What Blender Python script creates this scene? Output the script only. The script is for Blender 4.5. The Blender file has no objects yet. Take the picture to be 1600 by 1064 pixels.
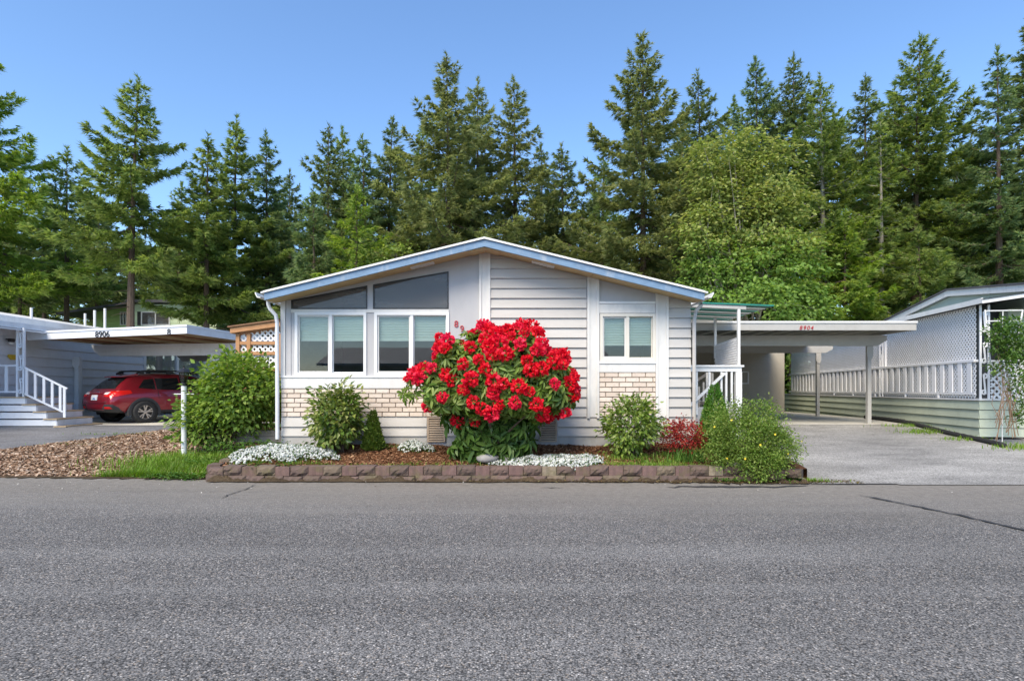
import bpy, math, random
import numpy as np
from mathutils import Vector, Matrix

R = math.radians
PI = math.pi
scene = bpy.context.scene
C = scene.collection

# ------------------------------------------------------------------ camera
CAM_H = 1.5
FPX = 890.0            # focal length in pixels of the 1600 px wide photograph
HOR = 608.0
cd = bpy.data.cameras.new('camera')
cam = bpy.data.objects.new('camera', cd)
C.objects.link(cam)
cam.location = (0, 0, CAM_H)
cam.rotation_euler = (R(90), 0, 0)
cd.sensor_width = 36.0
cd.lens = FPX / 1600 * 36.0
cd.shift_y = (HOR - 532) / 1600.0
cd.clip_start = 0.05
cd.clip_end = 3000
scene.camera = cam

# ------------------------------------------------------------------ sky and sun
SUN_EL, SUN_AZ = 47.0, 203.0         # azimuth clockwise from +Y: behind the camera, to the left
w = bpy.data.worlds.new('World')
scene.world = w
w.use_nodes = True
nt = w.node_tree
nt.nodes.clear()
out = nt.nodes.new('ShaderNodeOutputWorld')
bg = nt.nodes.new('ShaderNodeBackground')
sky = nt.nodes.new('ShaderNodeTexSky')
sky.sky_type = 'NISHITA'
sky.sun_disc = False
sky.sun_elevation = R(SUN_EL)
sky.sun_rotation = R(SUN_AZ)
sky.air_density = 1.0
sky.dust_density = 0.45
sky.ozone_density = 4.0
bg.inputs['Strength'].default_value = 0.125
hsv = nt.nodes.new('ShaderNodeHueSaturation')
hsv.inputs['Saturation'].default_value = 1.06
nt.links.new(sky.outputs[0], hsv.inputs['Color'])
nt.links.new(hsv.outputs[0], bg.inputs['Color'])
nt.links.new(bg.outputs[0], out.inputs['Surface'])

sd = bpy.data.lights.new('sun', 'SUN')
sd.energy = 2.45
sd.angle = R(35)
sd.color = (1.0, 0.87, 0.67)
sun = bpy.data.objects.new('sun', sd)
C.objects.link(sun)
az, el = R(SUN_AZ), R(SUN_EL)
tosun = Vector((math.sin(az) * math.cos(el), math.cos(az) * math.cos(el), math.sin(el)))
sun.rotation_euler = tosun.to_track_quat('Z', 'Y').to_euler()
sun.location = (-10, -20, 30)

vs = scene.view_settings
vs.view_transform = 'Standard'
vs.look = 'None'
vs.gamma = 1.0
vs.use_curve_mapping = False
vs.exposure = 1.2

# ------------------------------------------------------------------ helpers
def at(px, py, Y):
    """world point seen at a photograph pixel, at distance Y"""
    return Vector(((px - 800) / FPX * Y, Y, CAM_H - (py - HOR) / FPX * Y))

def px2x(px, Y): return (px - 800) / FPX * Y
def py2z(py, Y): return CAM_H - (py - HOR) / FPX * Y

def root_of(o):
    while o.parent: o = o.parent
    return o

def thing(name, label, cat, loc=(0, 0, 0), rotz=0.0, group=None):
    o = bpy.data.objects.new(name, None)
    o.empty_display_size = 0.2
    C.objects.link(o)
    o.location = loc
    o.rotation_euler = (0, 0, rotz)
    o['label'] = label
    o['category'] = cat
    if group: o['group'] = group
    return o

def tag(o, label, cat, group=None, kind=None):
    o['label'] = label
    if cat: o['category'] = cat
    if group: o['group'] = group
    if kind: o['kind'] = kind
    return o

def link(name, me, mat, parent=None, loc=(0, 0, 0), rot=(0, 0, 0), scale=None, kind=None):
    o = bpy.data.objects.new(name, me)
    C.objects.link(o)
    if mat is not None and len(me.materials) == 0: me.materials.append(mat)
    o.location = loc
    o.rotation_euler = rot
    if scale is not None: o.scale = scale
    if parent is not None: o.parent = parent
    if kind: o['kind'] = kind
    return o

class MB:
    def __init__(s): s.v = []; s.f = []
    def add(s, vs_, fs_):
        n = len(s.v)
        s.v += [tuple(q) for q in vs_]
        s.f += [tuple(i + n for i in f) for f in fs_]
        return s
    def box(s, x0, x1, y0, y1, z0, z1):
        return s.add([(x0, y0, z0), (x1, y0, z0), (x1, y1, z0), (x0, y1, z0), (x0, y0, z1), (x1, y0, z1), (x1, y1, z1), (x0, y1, z1)],
                     [(0, 3, 2, 1), (4, 5, 6, 7), (0, 1, 5, 4), (1, 2, 6, 5), (2, 3, 7, 6), (3, 0, 4, 7)])
    def prism_y(s, poly, y0, y1):
        """poly: counter-clockwise (x,z) seen from -Y; extruded y0..y1"""
        n = len(poly)
        vs_ = [(x, y0, z) for x, z in poly] + [(x, y1, z) for x, z in poly]
        fs_ = [tuple(range(n)), tuple(range(2 * n - 1, n - 1, -1))]
        for i in range(n):
            j = (i + 1) % n
            fs_.append((i, i + n, j + n, j))
        return s.add(vs_, fs_)
    def prism_x(s, poly, x0, x1):
        n = len(poly)
        vs_ = [(x0, y, z) for y, z in poly] + [(x1, y, z) for y, z in poly]
        fs_ = [tuple(range(n)), tuple(range(2 * n - 1, n - 1, -1))]
        for i in range(n):
            j = (i + 1) % n
            fs_.append((i, i + n, j + n, j))
        return s.add(vs_, fs_)
    def prism_z(s, poly, z0, z1):
        n = len(poly)
        vs_ = [(x, y, z0) for x, y in poly] + [(x, y, z1) for x, y in poly]
        fs_ = [tuple(range(n - 1, -1, -1)), tuple(range(n, 2 * n))]
        for i in range(n):
            j = (i + 1) % n
            fs_.append((i, j, j + n, i + n))
        return s.add(vs_, fs_)
    def bar(s, a, b, w_, h_=None, up=(0, 0, 1)):
        """rectangular bar from a to b, width w_ across, h_ along up"""
        h_ = h_ or w_
        a, b = Vector(a), Vector(b)
        d = (b - a).normalized()
        u = Vector(up)
        sx = d.cross(u)
        if sx.length < 1e-4: sx = d.cross(Vector((0, 1, 0)))
        sx.normalize()
        u = sx.cross(d).normalized()
        sx *= w_ / 2; u *= h_ / 2
        p = [a - sx - u, a + sx - u, a + sx + u, a - sx + u, b - sx - u, b + sx - u, b + sx + u, b - sx + u]
        return s.add(p, [(0, 1, 2, 3), (7, 6, 5, 4), (0, 4, 5, 1), (1, 5, 6, 2), (2, 6, 7, 3), (3, 7, 4, 0)])
    def tube(s, pts, r, n=8, cap=True):
        pts = [Vector(p) for p in pts]
        if not hasattr(r, '__len__'): r = [r] * len(pts)
        ref = Vector((0.31, 0.17, 0.93))
        rings = []
        for i, p in enumerate(pts):
            d = (pts[min(i + 1, len(pts) - 1)] - pts[max(i - 1, 0)]).normalized()
            a = d.cross(ref)
            if a.length < 1e-3: a = d.cross(Vector((1, 0, 0)))
            a.normalize()
            b = d.cross(a)
            rings.append([p + (a * math.cos(2 * PI * k / n) + b * math.sin(2 * PI * k / n)) * r[i] for k in range(n)])
        vs_ = [q for ring in rings for q in ring]
        fs_ = []
        for i in range(len(pts) - 1):
            for k in range(n):
                k2 = (k + 1) % n
                fs_.append((i * n + k, i * n + k2, (i + 1) * n + k2, (i + 1) * n + k))
        if cap:
            fs_.append(tuple(range(n - 1, -1, -1)))
            m = (len(pts) - 1) * n
            fs_.append(tuple(range(m, m + n)))
        return s.add(vs_, fs_)
    def lathe(s, prof, c=(0, 0, 0), n=16, axis='z'):
        vs_ = []; fs_ = []
        for (r, z) in prof:
            for k in range(n):
                a = 2 * PI * k / n
                x, y = r * math.cos(a), r * math.sin(a)
                if axis == 'z': p = (c[0] + x, c[1] + y, c[2] + z)
                elif axis == 'y': p = (c[0] + x, c[1] + z, c[2] + y)
                else: p = (c[0] + z, c[1] + x, c[2] + y)
                vs_.append(p)
        for i in range(len(prof) - 1):
            for k in range(n):
                k2 = (k + 1) % n
                fs_.append((i * n + k, i * n + k2, (i + 1) * n + k2, (i + 1) * n + k))
        return s.add(vs_, fs_)
    def build(s, name, mat, parent=None, world=False, smooth=False, kind=None, bevel=0.0):
        v = s.v
        if world and parent is not None:
            r_ = root_of(parent)
            M = (Matrix.Translation(r_.location) @ Matrix.Rotation(r_.rotation_euler[2], 4, 'Z')).inverted()
            v = [tuple(M @ Vector(q)) for q in v]
        me = bpy.data.meshes.new(name)
        me.from_pydata(v, [], s.f)
        if smooth:
            me.polygons.foreach_set('use_smooth', [True] * len(me.polygons))
        me.update()
        o = link(name, me, mat, parent, kind=kind)
        if bevel > 0:
            b = o.modifiers.new('bevel', 'BEVEL')
            b.width = bevel; b.segments = 2; b.limit_method = 'ANGLE'; b.angle_limit = R(40)
        return o

def np_mesh(name, V, F, mat, parent=None, kind=None, smooth=False, mats=None, midx=None):
    """V (n,3); F (m,k) faces of equal size"""
    V = np.asarray(V, dtype=np.float32); F = np.asarray(F, dtype=np.int32)
    me = bpy.data.meshes.new(name)
    m, k = F.shape
    me.vertices.add(len(V)); me.vertices.foreach_set('co', V.ravel())
    me.loops.add(m * k); me.loops.foreach_set('vertex_index', F.ravel())
    me.polygons.add(m)
    me.polygons.foreach_set('loop_start', np.arange(0, m * k, k, dtype=np.int32))
    try: me.polygons.foreach_set('loop_total', np.full(m, k, dtype=np.int32))
    except Exception: pass
    if mats:
        for q in mats: me.materials.append(q)
        me.polygons.foreach_set('material_index', np.asarray(midx, dtype=np.int32))
    me.update(calc_edges=True)
    me.validate()
    if smooth: me.polygons.foreach_set('use_smooth', np.ones(len(me.polygons), dtype=bool))
    return link(name, me, None if mats else mat, parent, kind=kind)

def nrm(a):
    return a / np.maximum(np.linalg.norm(a, axis=-1, keepdims=True), 1e-9)

def scatter(tv, tf, P, D, N, S):
    """copies of a template (x along D, z along N) at points P, scaled S"""
    tv = np.asarray(tv, float); tf = np.asarray(tf, int)
    P = np.asarray(P, float)
    X = nrm(np.asarray(D, float))
    Z = np.asarray(N, float); Z = nrm(Z - (Z * X).sum(1, keepdims=True) * X)
    Yv = np.cross(Z, X)
    S = np.asarray(S, float)
    if S.ndim == 1: S = S[:, None]
    if S.shape[1] == 1: S = np.repeat(S, 3, 1)
    V = (P[:, None, :] + tv[None, :, 0:1] * S[:, None, 0:1] * X[:, None, :] + tv[None, :, 1:2] * S[:, None, 1:2] * Yv[:, None, :]
         + tv[None, :, 2:3] * S[:, None, 2:3] * Z[:, None, :])
    n, k = len(P), len(tv)
    F = tf[None] + (np.arange(n) * k)[:, None, None]
    return V.reshape(-1, 3), F.reshape(-1, tf.shape[1])

def merge(parts):
    Vs, Fs, o = [], [], 0
    for V, F in parts:
        Vs.append(V); Fs.append(F + o); o += len(V)
    return np.concatenate(Vs), np.concatenate(Fs)

def rvec(rng, n):
    return nrm(rng.normal(size=(n, 3)))

DIAMOND = ([(0, 0, 0), (.4, .5, .06), (1, 0, -.05), (.4, -.5, .06)], [(0, 3, 2, 1)])
LEAF = ([(0, 0, 0), (.4, .5, .12), (1, 0, -.1), (.4, -.5, .12)], [(0, 2, 1), (0, 3, 2)])
BIGLEAF = ([(0, 0, 0), (.3, .42, .1), (.68, .5, .06), (1, 0, -.14), (.68, -.5, .06), (.3, -.42, .1)], [(0, 3, 2, 1), (0, 5, 4, 3)])

# ------------------------------------------------------------------ materials
def mat_new(name):
    m = bpy.data.materials.new(name)
    m.use_nodes = True
    n = m.node_tree
    b = n.nodes['Principled BSDF']
    return m, n, b

def mix_rgb(n, fac, a, b, mode='MIX'):
    x = n.nodes.new('ShaderNodeMix')
    x.data_type = 'RGBA'; x.blend_type = mode
    for sock, val in ((x.inputs['Factor'], fac), (x.inputs['A'], a), (x.inputs['B'], b)):
        pass
    def put(sock, val):
        if hasattr(val, 'is_linked'): n.links.new(val, sock)
        else: sock.default_value = val if not isinstance(val, tuple) or len(val) == 4 else (*val, 1)
    fs = [s_ for s_ in x.inputs if s_.name == 'Factor' and s_.type == 'VALUE'][0]
    as_ = [s_ for s_ in x.inputs if s_.name == 'A' and s_.type == 'RGBA'][0]
    bs = [s_ for s_ in x.inputs if s_.name == 'B' and s_.type == 'RGBA'][0]
    put(fs, fac); put(as_, a); put(bs, b)
    return [s_ for s_ in x.outputs if s_.type == 'RGBA'][0]

def noise(n, scale, detail=4, rough=.6, coord=None, dist=0.0):
    t = n.nodes.new('ShaderNodeTexNoise')
    t.inputs['Scale'].default_value = scale
    t.inputs['Detail'].default_value = detail
    t.inputs['Roughness'].default_value = rough
    t.inputs['Distortion'].default_value = dist
    if coord is not None: n.links.new(coord, t.inputs['Vector'])
    return t.outputs['Fac']

def ramp(n, fac, stops):
    r_ = n.nodes.new('ShaderNodeValToRGB')
    el_ = r_.color_ramp.elements
    while len(el_) < len(stops): el_.new(0.5)
    for e, (p, c) in zip(el_, stops):
        e.position = p
        e.color = (*c, 1) if hasattr(c, '__len__') and len(c) == 3 else ((c, c, c, 1) if not hasattr(c, '__len__') else c)
    n.links.new(fac, r_.inputs['Fac'])
    return r_.outputs['Color']

def texco(n, which='Object'):
    return n.nodes.new('ShaderNodeTexCoord').outputs[which]

def worldpos(n):
    return n.nodes.new('ShaderNodeNewGeometry').outputs['Position']

def mapping(n, co, scale=(1, 1, 1)):
    m_ = n.nodes.new('ShaderNodeMapping')
    m_.inputs['Scale'].default_value = scale
    n.links.new(co, m_.inputs['Vector'])
    return m_.outputs[0]

def bump(n, b, h, strength=.3, dist=.01):
    q = n.nodes.new('ShaderNodeBump')
    q.inputs['Strength'].default_value = strength
    q.inputs['Distance'].default_value = dist
    n.links.new(h, q.inputs['Height'])
    n.links.new(q.outputs[0], b.inputs['Normal'])

def paint(name, col, rough=.55, var=.12, scale=3.0, stretch=(1, 1, 1), dirt=None, bumpy=.15, obj_var=0.0, metal=0.0):
    m, n, b = mat_new(name)
    co = mapping(n, worldpos(n), stretch)
    f = noise(n, scale, 5, .65, co)
    lo = tuple(c * (1 - var) for c in col)
    hi = tuple(min(1, c * (1 + var * .6)) for c in col)
    colr = ramp(n, f, [(.3, lo), (.7, hi)])
    if dirt:
        f2 = noise(n, scale * .6, 7, .75, mapping(n, worldpos(n), (1, 1, .35)))
        g = ramp(n, f2, [(.52, 0), (.72, .65)])
        colr = mix_rgb(n, g, colr, dirt)
    if obj_var:
        oi = n.nodes.new('ShaderNodeObjectInfo').outputs['Random']
        k = ramp(n, oi, [(0, 1 - obj_var), (1, 1.0)])
        colr = mix_rgb(n, 1.0, colr, k, 'MULTIPLY')
    n.links.new(colr, b.inputs['Base Color'])
    b.inputs['Roughness'].default_value = rough
    b.inputs['Metallic'].default_value = metal
    if bumpy: bump(n, b, noise(n, 60, 3, .6, worldpos(n)), bumpy, .004)
    return m

def wood(name, c1, c2, rough=.7, stretch=(1.5, 1.5, 14)):
    m, n, b = mat_new(name)
    f = noise(n, 6, 6, .7, mapping(n, worldpos(n), stretch), .6)
    n.links.new(ramp(n, f, [(.3, c1), (.7, c2)]), b.inputs['Base Color'])
    b.inputs['Roughness'].default_value = rough
    bump(n, b, f, .25, .006)
    return m

def leafmat(name, cols, trans=.35, rough=.5, clump=.6, clump_scale=1.2, spec=.3, objv=None):
    """cols: 3-4 colours picked leaf by leaf (random per island), mixed with a clump-wise noise of the tree's own tint"""
    m, n, b = mat_new(name)
    g = n.nodes.new('ShaderNodeNewGeometry')
    k = len(cols)
    c1 = ramp(n, g.outputs['Random Per Island'], [(i / max(1, k - 1), c) for i, c in enumerate(cols)])
    f = noise(n, clump_scale, 3, .6, g.outputs['Position'])
    v = ramp(n, f, [(.35, 1 - clump), (.65, 1.0)])
    c1 = mix_rgb(n, 1.0, c1, v, 'MULTIPLY')
    if objv:
        oi = n.nodes.new('ShaderNodeObjectInfo').outputs['Random']
        c1 = mix_rgb(n, ramp(n, oi, [(0, 0), (.6, .15), (1, .75)]), c1, objv)
    n.links.new(c1, b.inputs['Base Color'])
    b.inputs['Roughness'].default_value = rough
    b.inputs['Specular IOR Level'].default_value = spec
    t = n.nodes.new('ShaderNodeBsdfTranslucent')
    hs = n.nodes.new('ShaderNodeHueSaturation')
    hs.inputs['Hue'].default_value = .49; hs.inputs['Saturation'].default_value = 1.15; hs.inputs['Value'].default_value = 1.3
    n.links.new(c1, hs.inputs['Color']); n.links.new(hs.outputs[0], t.inputs['Color'])
    mx = n.nodes.new('ShaderNodeMixShader')
    mx.inputs[0].default_value = trans
    n.links.new(b.outputs[0], mx.inputs[1]); n.links.new(t.outputs[0], mx.inputs[2])
    n.links.new(mx.outputs[0], n.nodes['Material Output'].inputs['Surface'])
    return m

def glass(name, tint=(.75, .8, .82), refl=1.0, haze=0.0):
    m, n, b = mat_new(name)
    n.nodes.remove(b)
    tr = n.nodes.new('ShaderNodeBsdfTransparent'); tr.inputs[0].default_value = (*tint, 1)
    gl = n.nodes.new('ShaderNodeBsdfGlossy'); gl.inputs['Roughness'].default_value = .01
    fr = n.nodes.new('ShaderNodeFresnel'); fr.inputs[0].default_value = 1.5
    mm = n.nodes.new('ShaderNodeMath'); mm.operation = 'MULTIPLY_ADD'; mm.inputs[1].default_value = 1.3 * refl; mm.inputs[2].default_value = .05 * refl
    n.links.new(fr.outputs[0], mm.inputs[0])
    mx = n.nodes.new('ShaderNodeMixShader')
    n.links.new(mm.outputs[0], mx.inputs[0]); n.links.new(tr.outputs[0], mx.inputs[1]); n.links.new(gl.outputs[0], mx.inputs[2])
    last = mx.outputs[0]
    if haze:                                     # pale streaked haze painted on the pane, imitating light on the glass
        df = n.nodes.new('ShaderNodeBsdfDiffuse')
        f = noise(n, 2.5, 4, .6, mapping(n, worldpos(n), (.5, 1, 3.0)))
        n.links.new(ramp(n, f, [(.35, (.34, .33, .33)), (.65, (.52, .50, .48))]), df.inputs[0])
        m2 = n.nodes.new('ShaderNodeMixShader'); m2.inputs[0].default_value = haze
        n.links.new(last, m2.inputs[1]); n.links.new(df.outputs[0], m2.inputs[2]); last = m2.outputs[0]
    n.links.new(last, n.nodes['Material Output'].inputs['Surface'])
    return m

M = {}
M['white'] = paint('white_paint', (.74, .74, .73), .5, .07, 4, dirt=(.50, .51, .51))
M['trim'] = paint('trim_paint', (.665, .655, .63), .5, .08, 5, (1, 1, .3), dirt=(.46, .48, .48))
M['siding'] = paint('grey_siding', (.495, .478, .455), .6, .09, 2.5, (.5, 1, 3), dirt=(.44, .43, .41), obj_var=.06)
M['panel'] = paint('grey_panel', (.44, .44, .45), .6, .08, 2.0, (1, 1, .5), dirt=(.36, .38, .42))
M['concrete'] = paint('concrete_base', (.40, .40, .39), .85, .18, 3, dirt=(.28, .26, .22), bumpy=.4)
M['slab'] = paint('concrete_slab', (.54, .52, .46), .85, .2, 1.2, dirt=(.26, .24, .21), bumpy=.4)
M['blue'] = paint('weathered_blue_paint', (.15, .25, .385), .6, .2, 4, (1, 1, 4), dirt=(.42, .44, .46), bumpy=.3)
M['soffit'] = paint('tan_soffit', (.52, .39, .20), .7, .15, 2)
M['vinyl'] = paint('white_vinyl_frame', (.74, .745, .74), .35, .04, 4)
M['cream'] = paint('cream_vinyl_frame', (.66, .63, .56), .4, .05, 4)
M['dark'] = paint('dark_frame', (.02, .02, .022), .4, .1, 4)
M['roof'] = paint('roof_coating', (.62, .63, .64), .7, .15, 1.5)
M['shingle'] = paint('dark_shingle', (.09, .09, .10), .9, .25, 3, bumpy=.5)
M['vent'] = paint('tan_vent_plastic', (.44, .34, .25), .6, .12, 5)
M['blind'] = paint('blind_fabric', (.70, .76, .66), .8, .05, 3)
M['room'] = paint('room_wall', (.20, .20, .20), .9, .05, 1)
M['glass'] = glass('window_glass', (.84, .88, .88), .5)
M['glass_dark'] = glass('dark_window_glass', (.34, .33, .35), .42, .20)
M['glass_soft'] = glass('porch_side_glass', (.86, .88, .88), .25)
M['red_num'] = paint('red_number_paint', (.42, .03, .035), .5, .1, 6)
M['black'] = paint('black_paint', (.012, .012, .013), .4, .1, 6)
M['rubber'] = paint('black_rubber', (.018, .018, .019), .8, .2, 20)
M['post'] = paint('pale_post_paint', (.68, .70, .74), .5, .08, 5, dirt=(.5, .5, .5))
M['cport'] = paint('carport_beige', (.42, .41, .385), .55, .08, 3, dirt=(.36, .34, .31))
M['cdeck'] = paint('carport_deck', (.50, .53, .45), .6, .1, 3)
M['cdark'] = paint('carport_taupe', (.20, .18, .16), .6, .1, 3)
M['shed'] = paint('shed_panel', (.40, .36, .29), .7, .06, 2)
M['lsid'] = paint('blue_grey_siding', (.66, .70, .78), .6, .08, 2, dirt=(.56, .60, .67), obj_var=.06)
M['lwhite'] = paint('blue_white_paint', (.68, .71, .76), .5, .07, 3, dirt=(.5, .53, .56))
M['tan_edge'] = wood('worn_tread_wood', (.30, .22, .13), (.50, .39, .25))
M['cedar'] = wood('weathered_cedar', (.32, .15, .06), (.50, .27, .13))
M['brown_wood'] = wood('brown_wood', (.16, .08, .04), (.28, .15, .08))
M['redbrown'] = paint('red_brown_paint', (.10, .03, .025), .7, .2, 4)
M['pgreen'] = paint('pale_green_siding', (.50, .55, .43), .6, .08, 2, dirt=(.32, .36, .29), obj_var=.05)
M['gable'] = paint('gable_green', (.46, .54, .47), .65, .08, 2)
M['lattice'] = paint('white_lattice', (.84, .84, .85), .5, .06, 4)
M['yellow'] = paint('yellow_enamel', (.62, .42, .03), .4, .1, 6)
M['awning'] = paint('green_awning_edge', (.02, .20, .15), .4, .1, 4)
M['awning_under'] = paint('awning_panel', (.50, .52, .49), .5, .1, 3)
M['fargreen'] = paint('lime_green_siding', (.42, .60, .22), .7, .1, 1.0, obj_var=.08)
M['fargreen2'] = paint('pale_lime_siding', (.62, .74, .50), .7, .1, 1.0, obj_var=.08)
M['curtain'] = paint('pale_curtain', (.55, .55, .53), .9, .15, 12, (8, 8, .2))
M['rock'] = paint('grey_rock', (.30, .29, .28), .9, .3, 8, dirt=(.16, .15, .13), bumpy=.6)
M['bark'] = wood('tree_bark', (.055, .038, .027), (.16, .115, .085), .95, (8, 8, 1.2))
M['bark_pale'] = wood('pale_bark', (.22, .19, .16), (.42, .39, .34), .95, (6, 6, 1.2))
M['stem'] = wood('shrub_stem', (.06, .04, .028), (.15, .10, .07), .9, (10, 10, 2))
M['twig'] = wood('dry_twig', (.16, .10, .06), (.30, .20, .13), .95, (10, 10, 2))

def brick_mat():
    m, n, b = mat_new('pale_brick')
    oi = n.nodes.new('ShaderNodeObjectInfo').outputs['Random']
    c = ramp(n, oi, [(0, (.60, .51, .43)), (.4, (.67, .585, .50)), (.75, (.71, .63, .55)), (1, (.63, .54, .47))])
    f = noise(n, 22, 6, .75, worldpos(n))
    c = mix_rgb(n, ramp(n, f, [(.5, 0), (.75, .5)]), c, (.46, .33, .26))
    n.links.new(c, b.inputs['Base Color']); b.inputs['Roughness'].default_value = .85
    bump(n, b, f, .5, .01)
    return m
M['brick'] = brick_mat()
M['mortar'] = paint('mortar', (.24, .20, .17), .9, .15, 6, bumpy=.4)

def block_mat(name, stops, rough_bump):
    m, n, b = mat_new(name)
    oi = n.nodes.new('ShaderNodeObjectInfo').outputs['Random']
    c = ramp(n, oi, stops)
    f = noise(n, 14, 8, .75, worldpos(n))
    c = mix_rgb(n, ramp(n, f, [(.4, 0), (.75, .7)]), c, (.08, .055, .05))
    moss = noise(n, 4, 5, .7, worldpos(n))
    c = mix_rgb(n, ramp(n, moss, [(.50, 0), (.70, .65)]), c, (.10, .095, .035))
    n.links.new(c, b.inputs['Base Color']); b.inputs['Roughness'].default_value = .95
    bump(n, b, f, rough_bump, .02)
    return m
M['block_split'] = block_mat('split_block', [(0, (.095, .068, .056)), (.35, (.15, .10, .085)), (.7, (.12, .085, .068)), (.85, (.20, .16, .11)), (1, (.15, .115, .08))], .9)
M['block_smooth'] = block_mat('smooth_block', [(0, (.145, .088, .08)), (.5, (.18, .112, .10)), (.82, (.15, .095, .08)), (.9, (.32, .27, .20)), (1, (.27, .22, .16))], .3)

def road_mat():
    m, n, b = mat_new('asphalt')
    p = worldpos(n)
    v = n.nodes.new('ShaderNodeTexVoronoi'); v.inputs['Scale'].default_value = 92; n.links.new(p, v.inputs['Vector'])
    sep = n.nodes.new('ShaderNodeSeparateColor'); n.links.new(v.outputs['Color'], sep.inputs[0])
    stone = ramp(n, sep.outputs[0], [(0, (.075, .075, .075)), (.3, (.14, .139, .137)), (.6, (.205, .20, .195)), (.85, (.28, .27, .26)), (.93, (.30, .25, .20)), (1, (.58, .56, .53))])
    big = noise(n, .55, 6, .6, mapping(n, p, (.35, 1, 1)))
    c = mix_rgb(n, 1.0, stone, ramp(n, big, [(.32, .80), (.68, 1.15)]), 'MULTIPLY')
    lane = noise(n, .9, 3, .5, mapping(n, p, (.06, 1, 1)), .3)         # tyre-worn lanes running along the road
    c = mix_rgb(n, ramp(n, lane, [(.48, 0), (.66, .38)]), c, (.33, .325, .315))
    oil = noise(n, 1.6, 5, .65, mapping(n, p, (.6, 1.2, 1)))
    c = mix_rgb(n, ramp(n, oil, [(.66, 0), (.78, .28)]), c, (.07, .07, .07))
    pit = ramp(n, v.outputs['Distance'], [(.0, 1.06), (.4, .95), (.8, .22)])
    c = mix_rgb(n, 1.0, c, pit, 'MULTIPLY')
    # dusty, worn-smooth shoulder along the kerb line
    sx = n.nodes.new('ShaderNodeSeparateXYZ'); n.links.new(p, sx.inputs[0])
    ma = n.nodes.new('ShaderNodeMath'); ma.operation = 'MULTIPLY_ADD'; ma.inputs[1].default_value = .046; n.links.new(sx.outputs[0], ma.inputs[0]); n.links.new(sx.outputs[1], ma.inputs[2])
    nz = noise(n, 1.1, 6, .65, mapping(n, p, (.45, 1.6, 1)))
    mb = n.nodes.new('ShaderNodeMath'); mb.operation = 'MULTIPLY_ADD'; mb.inputs[1].default_value = 2.0; n.links.new(nz, mb.inputs[0]); n.links.new(ma.outputs[0], mb.inputs[2])
    dust = ramp(n, mapr(n, mb.outputs[0], 7.3, 9.9), [(0, 0), (.5, .45), (1, .85)])
    c = mix_rgb(n, dust, c, ramp(n, noise(n, 9, 6, .7, p), [(.3, (.165, .15, .13)), (.7, (.26, .24, .21))]))
    n.links.new(c, b.inputs['Base Color']); b.inputs['Roughness'].default_value = .9
    b.inputs['Specular IOR Level'].default_value = .3
    bump(n, b, pit, .55, .006)
    return m

def mapr(n, v, a, b_):
    q = n.nodes.new('ShaderNodeMapRange')
    q.inputs['From Min'].default_value = a; q.inputs['From Max'].default_value = b_
    n.links.new(v, q.inputs['Value'])
    return q.outputs[0]
M['road'] = road_mat()

def drive_mat(name, lo, hi, streak):
    m, n, b = mat_new(name)
    p = worldpos(n)
    v = n.nodes.new('ShaderNodeTexVoronoi'); v.inputs['Scale'].default_value = 66; n.links.new(p, v.inputs['Vector'])
    sep = n.nodes.new('ShaderNodeSeparateColor'); n.links.new(v.outputs['Color'], sep.inputs[0])
    c = ramp(n, sep.outputs[0], [(0, lo), (1, hi)])
    f = noise(n, 1.3, 7, .7, mapping(n, p, streak))
    c = mix_rgb(n, 1.0, c, ramp(n, f, [(.3, .52), (.65, 1.1)]), 'MULTIPLY')
    c = mix_rgb(n, ramp(n, noise(n, .8, 6, .7, p), [(.55, 0), (.7, .45)]), c, tuple(.5 * x for x in lo))
    n.links.new(c, b.inputs['Base Color']); b.inputs['Roughness'].default_value = .9
    bump(n, b, v.outputs['Distance'], .4, .005)
    return m
M['drive_r'] = drive_mat('worn_driveway', (.17, .166, .155), (.42, .41, .39), (.35, 1, 1))
M['drive_l'] = drive_mat('dark_driveway', (.11, .11, .115), (.22, .22, .225), (.5, 1.5, 1))

def soil_mat(name, stops, sc):
    m, n, b = mat_new(name)
    p = worldpos(n)
    f = noise(n, sc, 8, .8, p, .4)
    c = ramp(n, f, stops)
    c = mix_rgb(n, 1.0, c, ramp(n, noise(n, 1.5, 4, .6, p), [(.35, .75), (.65, 1.1)]), 'MULTIPLY')
    n.links.new(c, b.inputs['Base Color']); b.inputs['Roughness'].default_value = 1.0
    b.inputs['Specular IOR Level'].default_value = .1
    bump(n, b, f, .8, .02)
    return m
M['mulch_red'] = soil_mat('bark_mulch', [(.3, (.05, .022, .012)), (.5, (.15, .07, .035)), (.7, (.26, .13, .07))], 28)
M['mulch_tan'] = soil_mat('tan_mulch', [(.3, (.10, .06, .035)), (.5, (.24, .15, .095)), (.7, (.36, .25, .17))], 26)
M['ground'] = soil_mat('yard_ground', [(.3, (.04, .035, .02)), (.5, (.06, .075, .025)), (.7, (.09, .11, .035))], 6)

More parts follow.
